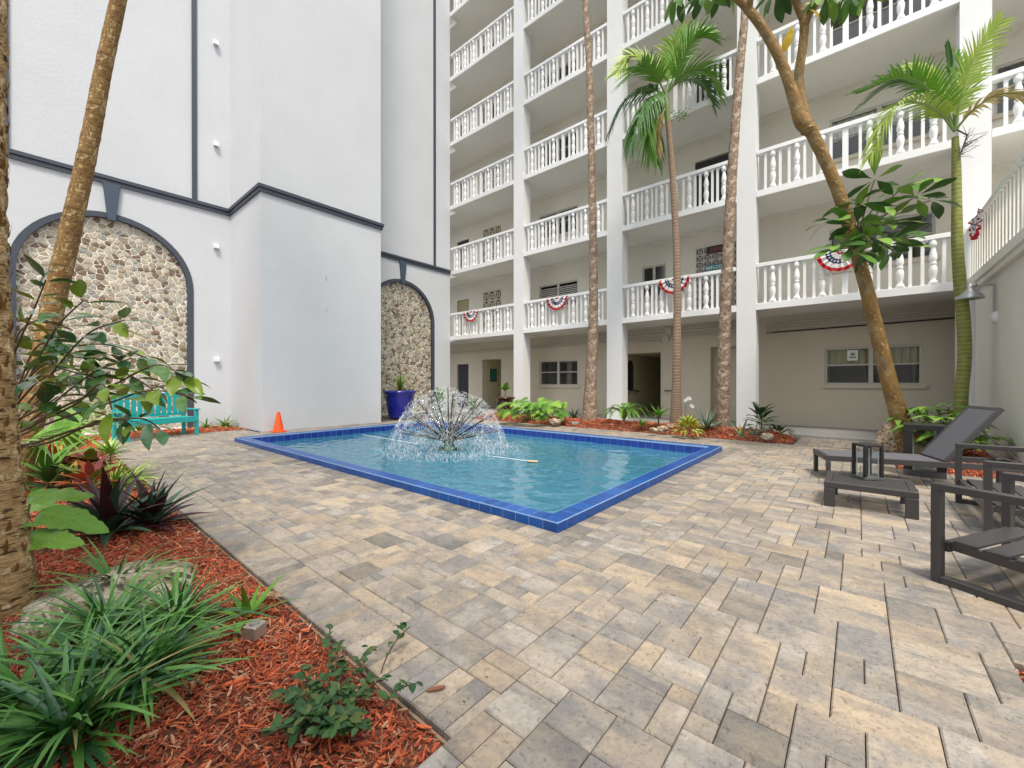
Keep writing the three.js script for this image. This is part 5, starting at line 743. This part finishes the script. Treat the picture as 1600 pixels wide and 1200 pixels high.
// bright broad leaves, dark boat lilies, variegated clumps and crotons of the left bed
{
  const b = at(20, 900, 2.5); b.y = 0.0; const t = thing('broad_leaf_plant', 'bright green plant with a few broad wavy leaves behind the near trunk', 'plant', b), g = [0, 1].map(i => leafGeo(1, 0.55, 'wavy', { n: 26, droop: 0.18 + 0.12 * i, fold: -0.1, wave: 0.045 }));
  [[48, 775, 2.6, 142, 772, 2.65, 1.1], [62, 800, 2.4, 166, 818, 2.45, 1.05], [36, 838, 2.3, 124, 848, 2.3, 1.0], [20, 822, 2.2, 62, 822, 2.25, 1.0], [30, 795, 2.9, 90, 790, 2.9, 1]].forEach(([x, y, d, x2, y2, d2], i) => { const a = at(x, y, d), e = at(x2, y2, d2); putLeaf(t, g[i % 2], LM.broad[i % 2], a, e.clone().sub(a).add(V(0, 0.03, 0)), V(0.15, 1, 0.35), e.distanceTo(a) * 1.05); obj('leaf_stalk', [cyl(b.clone(), a, 0.008, 0.006)], LM.greenStem, t, false); });
  const RO = (px, py, l, n, L, s) => rosette('boat_lily', l, 'plant', gp(px, py), n, L, 0.085, 'lance', LM.ti, { el0: 0.15, el1: 1.4, droop: 0.22, fold: 0.4, seed: s, rise: 0.06 });
  RO(170, 838, 'dark green and purple boat lily, left one of the pair beside the paving', 46, 0.56, 11); RO(235, 825, 'dark green and purple boat lily overhanging the paver edge', 44, 0.46, 12);
  rosette('variegated_dracaena', 'yellow striped dracaena clump behind the dark boat lilies', 'plant', gp(178, 765), 60, 0.44, 0.042, 'dagger', [LM.vari, LM.mons[2]], { seed: 15, droop: 0.5, el0: 0.3 });
  rosette('variegated_dracaena', 'thin upright yellow green dracaena with a leaf tuft on a bare stem', 'plant', gp(172, 752), 18, 0.26, 0.045, 'dagger', [LM.mons[2], LM.lime[0]], { seed: 16, y: 0.36, droop: 0.2, el0: 0.5, stem: 0.009 });
  rosette('variegated_dracaena', 'low yellow striped dracaena under the fan palm leaf', 'plant', gp(85, 745), 54, 0.48, 0.042, 'dagger', [LM.vari, LM.mons[0]], { seed: 17, droop: 0.5, el0: 0.25 });
  rosette('croton', 'orange and green leaved croton near the leaning palm foot', 'plant', gp(88, 752), 26, 0.40, 0.12, 'lance', LM.croton.slice(0, 3), { seed: 18, y: 0.22, droop: 0.4, el0: 0.1, el1: 1.1, stem: 0.012 });
  rosette('croton', 'dusky pink leaved croton beside the paver edge', 'plant', gp(140, 742), 22, 0.40, 0.12, 'lance', [LM.croton[3], LM.croton[3], LM.croton[1]], { seed: 19, y: 0.12, droop: 0.5, el0: 0.1, el1: 1.2, stem: 0.012 });
  rosette('croton', 'small green croton with tawny leaves in the mulch behind the broad leaves', 'plant', gp(110, 765), 18, 0.28, 0.085, 'lance', [LM.croton[1], LM.croton[2]], { seed: 20, y: 0.1, droop: 0.4, stem: 0.01 });
  rosette('variegated_dracaena', 'yellow striped dracaena nearest the paver edge left of the bare stem', 'plant', gp(205, 752), 44, 0.40, 0.042, 'dagger', [LM.vari, LM.mons[2]], { seed: 61, droop: 0.5, el0: 0.25 });
  rosette('croton', 'bushy yellow green croton between the near trunk and the pink croton', 'plant', gp(110, 735), 34, 0.42, 0.12, 'lance', [LM.croton[1], LM.olive, LM.mons[2]], { seed: 62, y: 0.05, rise: 0.4, rad: 0.08, droop: 0.4, el0: 0.1, el1: 1.2, stem: 0.012 });
  rosette('croton', 'reddish croton half hidden beneath the boat lilies', 'plant', gp(140, 775), 26, 0.32, 0.09, 'lance', [LM.croton[3], LM.croton[0], LM.croton[1]], { seed: 63, y: 0.02, rise: 0.2, rad: 0.06, droop: 0.4, el0: 0.1, el1: 1.2, stem: 0.01 });
  rosette('cordyline', 'broad green cordyline at the foot of the near trunk', 'plant', gp(75, 775), 26, 0.46, 0.10, 'lance', [LM.mons[1], LM.lime[1], LM.shrub[1]], { seed: 64, y: 0.05, rise: 0.2, droop: 0.45, el0: 0.15, el1: 1.3, stem: 0.012 });
  rosette('variegated_dracaena', 'pale striped dracaena under the bench end beside the paving', 'plant', gp(165, 712), 36, 0.42, 0.05, 'dagger', [LM.vari, LM.lime[0]], { seed: 65, droop: 0.45, el0: 0.3 });
  for (const [px, py, l, s, n, L] of [[352, 668, 'cream striped spider plant at the foot of the white tower', 31, 46, 0.46], [322, 669, 'small spider plant between the bench and the striped spider plant', 32, 26, 0.34], [218, 676, 'green spider plant under the turquoise bench', 33, 26, 0.34]]) rosette('spider_plant', l, 'plant', gp(px, py), n, L, 0.05, 'strap', s === 33 ? [LM.mons[1]] : [LM.vari, LM.mons[0], LM.mons[1]], { seed: s, droop: 0.55, el0: 0.2 });
  rosette('bromeliad', 'light green bromeliad rosette in the mulch beside the path light', 'plant', gp(385, 968), 13, 0.25, 0.05, 'strap', [LM.lime[1], LM.mons[0], LM.lime[0], LM.mons[1]], { seed: 36, droop: 0.45, el0: 0.2, el1: 1.25 });
  putLeaf(scene, leafGeo(0.18, 0.055, 'lance', { n: 6, droop: -0.1, fold: 0.5 }), LM.croton[2], gp(440, 938).add(V(0, 0.02, 0)), RT.clone().multiplyScalar(-1), V(0, 1, 0), 1, 'dead_leaf'); tag(scene.children[scene.children.length - 1], 'curled dry brown leaf on the edging beside the bromeliad', 'dead leaf'); scene.children[scene.children.length - 1].material = mat([0.35, 0.22, 0.12], 0.9);
}
// lily turf clumps in the foreground
{
  const r = rng(401), gs = [0, 1, 2, 3, 4, 5].map(i => leafGeo(1, 0.082 + 0.012 * (i % 3), 'strap', { n: 12, droop: 0.25 + 0.17 * i, fold: 0.4, twist: (i % 3 - 1) * 0.4 }));
  const clump = (px, py, label, n, L, seed, sp = 0.09) => { const b = gp(px, py), t = thing('lily_turf', label, 'plant', b, 'lily turf clumps in the near bed'), q = rng(seed); for (let i = 0; i < n; i++) { const a = q() * 6.283, el = 0.4 + 1.1 * Math.pow(q(), 0.8), d = V(Math.cos(el) * Math.cos(a), Math.sin(el), Math.cos(el) * Math.sin(a)), o = d.clone().setY(0).multiplyScalar(sp * (0.2 + 0.5 * q())).add(V((q() - 0.5) * 0.05, 0, (q() - 0.5) * 0.05)); putLeaf(t, gs[Math.floor(q() * 6)], LM.liri[q() < 0.04 ? 3 : Math.floor(q() * 3)], b.clone().add(o), d, V(0, 1, 0), L * (0.6 + 0.55 * q()), 'blade'); } };
  clump(110, 1165, 'lily turf clump nearest the camera at the bottom left corner', 150, 0.36, 1, 0.08);
  clump(215, 1075, 'lily turf clump between the boulder and the red mulch', 150, 0.35, 2, 0.08);
  clump(275, 985, 'lily turf clump arching over the right end of the boulder', 130, 0.32, 3, 0.08);
  clump(165, 1000, 'lily turf clump in front of the boulder beside the near trunk', 120, 0.33, 4, 0.08);
  clump(182, 925, 'lily turf clump growing up over the middle of the boulder', 80, 0.33, 5, 0.06);
  clump(120, 1085, 'lily turf clump in the middle of the group between trunk and mulch', 110, 0.34, 7, 0.08);
  clump(30, 1120, 'lily turf clump against the foot of the near trunk', 90, 0.33, 6, 0.08);
}
{ // low dark shrub creeping to the paver edge
  const b = gp(510, 1120), t = thing('ground_shrub', 'low dark green small leaved shrub creeping over mulch towards the pavers', 'shrub', b), r = rng(421), gs = [0, 1].map(i => leafGeo(1, 0.52, 'ellip', { n: 6, droop: 0.15 + 0.1 * i, fold: 0.2 }));
  const st = [[470, 1055, 60], [535, 1045, 110], [440, 1085, 40], [500, 1105, 130], [560, 1075, 60], [530, 1010, 60], [575, 1005, 40], [460, 1130, 70], [495, 1165, 60], [515, 970, 60], [550, 1140, 40], [600, 1070, 40], [640, 985, 30], [650, 1080, 20], [560, 1185, 30], [420, 1150, 30]];
  for (let i = 0; i < 15; i++) st.push([430 + 140 * r(), 1060 + 100 * r(), 50]);
  st.forEach(([x, y, h], i) => { const e = gp(x, Math.min(1190, y + 35)), k = (x > 590 ? 0.07 : 0.06) + 0.05 * r(); e.y += k; const md = b.clone().lerp(e, 0.5); md.y = b.y + k * 0.9; const c = new THREE.QuadraticBezierCurve3(b.clone().lerp(gp(x, Math.min(1190, y + 35)), x > 590 ? 0.6 : 0.25), md.lerp(e, 0.4), e); obj('stem', [new THREE.TubeGeometry(c, 10, 0.003, 5)], LM.stem, t, false);
    const n = x > 590 || y < 1000 ? 9 : 13; for (let k2 = 0; k2 < n; k2++) { const s = 0.3 + 0.7 * k2 / (n - 1), p = c.getPoint(s), a = r() * 6.283, d = V(Math.cos(a), 0.25 * r(), Math.sin(a)).addScaledVector(c.getTangent(s), 0.5); putLeaf(t, gs[k2 % 2], LM.shrub[Math.floor(r() * (i % 4 === 2 ? 3 : 2.3))], p.add(V(0, 0.015 * r(), 0)), d, V((r() - 0.5) * 0.8, 1, (r() - 0.5) * 0.8), 0.044 * (0.7 + 0.6 * r())); } });
}
// boulders and rocks
function rock(name, label, p, sx, sy, sz, seed, c1, c2, cat = 'rock', rot = 0) {
  let g = new THREE.IcosahedronGeometry(1, 20); g.deleteAttribute('uv'); g.deleteAttribute('normal'); g = mergeVertices(g, 1e-4); const q = g.attributes.position;
  for (let i = 0; i < q.count; i++) { const v = V(q.getX(i), q.getY(i), q.getZ(i)); let k = 0.72 + 0.42 * n3(v.x * 1.3 + 5, v.y * 1.3 + seed, v.z * 1.3 + 5, seed) + 0.16 * n3(v.x * 3.7 + 9, v.y * 3.7, v.z * 3.7 + 9, seed + 3) + 0.06 * n3(v.x * 10 + 9, v.y * 10 + 9, v.z * 10 + 9, seed + 5) + 0.055 * n3(v.x * 22 + 9, v.y * 26 + 9, v.z * 26 + 9, seed + 6); v.multiplyScalar(k); q.setXYZ(i, v.x * sx, v.y * sy, v.z * sz); }
  g.computeVertexNormals(); const u = new Float32Array(q.count * 2); for (let i = 0; i < q.count; i++) { u[2 * i] = q.getX(i) * 0.8 + q.getZ(i) * 0.6; u[2 * i + 1] = q.getY(i) * 1.1 + (q.getX(i) - q.getZ(i)) * 0.55; } g.setAttribute('uv', new THREE.BufferAttribute(u, 2));
  const t = tex(256, 256, (a, b) => { const k = fbm(a, b, 5, 5, 5, seed * 7 + 1); return mix(mix(mix(c1, c2, sst(0.35, 0.65, k)), c2.map(x => x * 1.25), 0.8 * sst(0.55, 0.7, fbm(a, b, 24, 30, 3, seed * 7 + 5))), c1.map(x => x * 0.3), sst(0.55, 0.68, fbm(a, b, 12, 22, 4, seed * 7 + 3))); }, true, 1.4);
  const m = obj(name, g, mat([1, 1, 1], 0.95, { map: t, bumpMap: T.barkBump, bumpScale: 0.05 })); m.position.copy(p); m.rotation.y = rot; return tag(m, label, cat);
}
rock('boulder', 'large flat pale limestone boulder among the lily turf clumps', ground(182, 930, 0.02).setY(-0.01), 0.37, 0.125, 0.35, 3, [0.30, 0.24, 0.15], [0.50, 0.44, 0.33], 'boulder', 0.6);
rock('boulder', 'pinkish upright boulder beside the foot of the leaning tree', at(1402, 680, 7.4).setY(0.16), 0.27, 0.36, 0.24, 5, [0.46, 0.32, 0.22], [0.60, 0.48, 0.36], 'boulder');
rock('boulder', 'brown boulder seen through the large lantern', at(1446, 695, 6.9).setY(0.12), 0.25, 0.28, 0.22, 6, [0.30, 0.22, 0.12], [0.42, 0.34, 0.20], 'boulder');
[[867, 660, 0.19, 'pale flat rock in front of the monstera'], [1036, 671, 0.15, 'pale flat rock left of the yellow variegated plant'], [1021, 673, 0.11, 'small flat stone at left end of the rock row before slender palm'], [1049, 668, 0.13, 'stone touching the slender palm foot'], [1198, 683, 0.14, 'small pale round rock at the right end of the far bed'], [950, 658, 0.14, 'ochre rock beside the fern at the second post']].forEach(([x, y, s, l], i) => rock('rock', l, ground(x, y, 0.12).add(V(0, s * 0.12, 0)), s * 0.85, s * 0.5, s * 0.7, 10 + i, [0.34, 0.26, 0.16], [0.52, 0.45, 0.33]));
tag(obj('garden_light', [rb(0.16, 0.07, 0.1, 0, 0.05, 0, 0.01)], mat([0.30, 0.30, 0.29], 0.5)), 'low grey path light at the front of the far bed', 'garden light').position.copy(gp(899, 664));
// far bed planting
{
  const mg = [0, 1, 2].map(i => leafGeo(1, 0.85, 'monst', { n: 40, droop: 0.18 + 0.14 * i, fold: 0.06 })), b = gp(832, 655), t = thing('monstera', 'spreading bright green split leaf monstera left of the mottled trunk', 'plant', b), r = rng(501);
  for (let i = 0; i < 84; i++) { const a = r() * 6.283, R = Math.sqrt(r()), x = 836 + 50 * R * Math.cos(a), h = 0.18 + 0.62 * r() * (1 - 0.45 * R), p = gp(x, 656 - 3 * Math.sin(a)).add(V(0, h, 0)), d = V(p.x - b.x, 0, p.z - b.z).normalize().multiplyScalar(0.6).add(V((r() - 0.5), -0.35 + 0.3 * r(), 0.5 + 0.5 * r())); putLeaf(t, mg[Math.floor(r() * 3)], LM.mons[Math.floor(r() * 3)], p, d, V(0, 1, 0.5), 0.25 + 0.13 * r()); if (i % 2) obj('leaf_stalk', [cyl(b.clone().lerp(gp(x, 656), 0.6), p, 0.009, 0.007, 5)], LM.greenStem, t, false); }
  rosette('urn_plant', 'lime leaved seedling growing in the dark brown urn', 'plant', V(-9.6, 0.72, -10.98), 9, 0.34, 0.2, 'ellip', LM.lime, { seed: 41, y: 0.24, droop: 0.3, el0: 0.2, stem: 0.012 });
  rosette('pot_plant', 'airy green cane plant in the tall blue pot', 'plant', V(-12.55, 0.88, -8.62), 60, 0.7, 0.05, 'dagger', [LM.mons[0], LM.mons[1], LM.olive], { seed: 42, rise: 0.25, droop: 0.55, el0: 0.3, el1: 1.45, stem: 0.015 });
  rosette('cane_shrub', 'loose lime green shrub behind the fountain beside the blue pot', 'plant', V(-11.4, 0.0, -9.5), 46, 0.42, 0.09, 'lance', [LM.lime[0], LM.mons[0]], { seed: 43, y: 0.1, rise: 0.75, rad: 0.1, droop: 0.4, el0: 0.2, stem: 0.012 });
  rosette('cane_shrub', 'low lime green shrub behind the fountain left of the urn', 'plant', V(-10.55, 0.0, -10.3), 40, 0.36, 0.09, 'lance', [LM.lime[0], LM.mons[0]], { seed: 44, y: 0.05, rise: 0.45, rad: 0.12, droop: 0.4, el0: 0.2, stem: 0.012 });
  // fern at second post
  const fb = gp(975, 660), ft = thing('fern', 'feathery bright green fern at the foot of the second post', 'plant', fb); const fr = rng(511); for (let i = 0; i < 17; i++) { const a = i * 2.4, L = 0.5 + 0.22 * fr(), d = V(Math.cos(a), 0, Math.sin(a)), q = [fb.clone(), fb.clone().addScaledVector(d, L * 0.3).add(V(0, 0.30 * L / 0.5, 0)), fb.clone().addScaledVector(d, L * 0.72).add(V(0, 0.34 * L / 0.5, 0)), fb.clone().addScaledVector(d, L * 1.08).add(V(0, 0.18, 0))]; addFrond(ft, q, LM.mons[i % 3], { n: 16, len: 0.11, w: 0.034, droop: 0.2, rach: 0.006, seed: i + 3, start: 0.1 }); }
  rosette('bromeliad', 'dusky red and green bromeliad between the fern and slender palm', 'plant', gp(1003, 666), 16, 0.32, 0.06, 'lance', [LM.lime[0], LM.mons[0], LM.croton[3]], { seed: 45, droop: 0.4 });
  rosette('frangipani', 'young frangipani with a whorl of pale leaves on a bare stem', 'plant', gp(1029, 667), 15, 0.42, 0.09, 'lance', [LM.lime[1], LM.mons[0]], { seed: 46, y: 0.28, droop: 0.25, el0: 0.05, el1: 1.2, stem: 0.022 });
  rosette('variegated_shrub', 'bushy yellow variegated plant in front of the slender palm', 'plant', gp(1076, 675), 130, 0.22, 0.06, 'lance', [LM.yellow, LM.vari, LM.vari, LM.olive], { seed: 47, rise: 0.22, rad: 0.16, droop: 0.3, el0: -0.1, el1: 1.3 });
  const ob = gp(1070, 668), ot = thing('orchid', 'white flowered orchid stalk above the yellow variegated plant', 'flower', ob); obj('stem', [new THREE.TubeGeometry(new THREE.CatmullRomCurve3([ob, ob.clone().add(V(0.02, 0.5, 0)), ob.clone().add(V(0.08, 0.72, 0)), ob.clone().add(V(0.2, 0.70, 0))]), 16, 0.005, 5)], LM.stem, ot, false); const pr = rng(521); for (let i = 0; i < 7; i++) { const c = ob.clone().add(V(0.02 + 0.03 * i, 0.74 - 0.05 * Math.abs(i - 3) * 0.5 - (i > 4 ? 0.14 : 0), 0.03)); for (let k = 0; k < 5; k++) { const a = k * 1.2566; putLeaf(ot, leafGeo(0.045, 0.04, 'ellip', { n: 4 }), mat([0.8, 0.78, 0.8], 0.6), c, V(Math.cos(a), Math.sin(a), 0.3), V(0, 0, 1), 1, 'petal'); } }
  rosette('yucca', 'grey green spiky yucca left of the pale flaking trunk', 'plant', gp(1104, 671), 34, 0.62, 0.045, 'dagger', [LM.agave], { seed: 48, droop: 0.2, el0: 0.25, el1: 1.45 });
  rosette('agave', 'small dark agave left of the mottled trunk', 'plant', gp(897, 654), 22, 0.40, 0.06, 'dagger', [LM.agave, LM.shrub[0]], { seed: 49, droop: 0.12, el0: 0.2, el1: 1.3 });
  rosette('agave', 'arching grey agave beside the monstera', 'plant', gp(880, 653), 14, 0.5, 0.06, 'dagger', [LM.agave], { seed: 50, droop: 0.7, el0: 0.5, el1: 1.2 });
  rosette('aloe', 'sparse striped aloe between the flaking trunk and third post', 'plant', gp(1158, 683), 9, 0.52, 0.05, 'dagger', [LM.agave, LM.olive], { seed: 51, droop: 0.18, el0: 0.25, el1: 1.35 });
  rosette('philodendron', 'dark green broad leaved plant before the third post', 'plant', gp(1190, 676), 26, 0.32, 0.13, 'ellip', [LM.shrub[0], LM.shrub[1], LM.mons[1]], { seed: 52, y: 0.1, rise: 0.36, rad: 0.1, droop: 0.35, el0: 0.0, el1: 1.3, stem: 0.014 });
  rosette('spiky_grass', 'thin bladed spiky plant left of the broad leaved plant', 'plant', gp(1180, 680), 16, 0.42, 0.025, 'dagger', [LM.agave], { seed: 53, droop: 0.15, el0: 0.4, el1: 1.4 });
  rosette('ground_creeper', 'small leaved creeper at right end of the far bed', 'plant', gp(1216, 676), 50, 0.12, 0.06, 'ellip', LM.shrub, { seed: 54, rise: 0.08, rad: 0.22, droop: 0.3, el0: -0.1 });
  // right bed
  const sb = V(1.02, 0.05, -9.55), st = thing('schefflera_shrub', 'yellow green leafy shrub behind the lounger backrest', 'shrub', sb); const sr = rng(531), sg = [0, 1].map(i => leafGeo(1, 0.30, 'lance', { n: 8, droop: 0.25 + 0.15 * i, fold: 0.12 }));
  for (let i = 0; i < 36; i++) { const a = i * 2.4, h = 0.24 + 0.62 * sr(), R = 0.18 + 0.40 * sr(), c = sb.clone().add(V(R * Math.cos(a), h, R * Math.sin(a))); for (let k = 0; k < 8; k++) { const q = k / 8 * 6.283 + sr(), d = V(Math.cos(q), 0.15 - 0.25 * sr(), Math.sin(q)); putLeaf(st, sg[k % 2], [LM.lime[0], LM.mons[2], LM.lime[1]][Math.floor(sr() * 3)], c, d, V(0, 1, 0), 0.30 * (0.8 + 0.4 * sr())); } obj('stem', [cyl(sb.clone(), c, 0.009, 0.006, 5)], LM.stem, st, false); }
}
renderer();
function renderer() {
  const r = new THREE.WebGLRenderer({ antialias: true }); r.toneMapping = THREE.LinearToneMapping; r.toneMappingExposure = EXPOSURE; r.shadowMap.enabled = true; r.shadowMap.type = THREE.PCFSoftShadowMap;
  r.render(scene, camera);
}
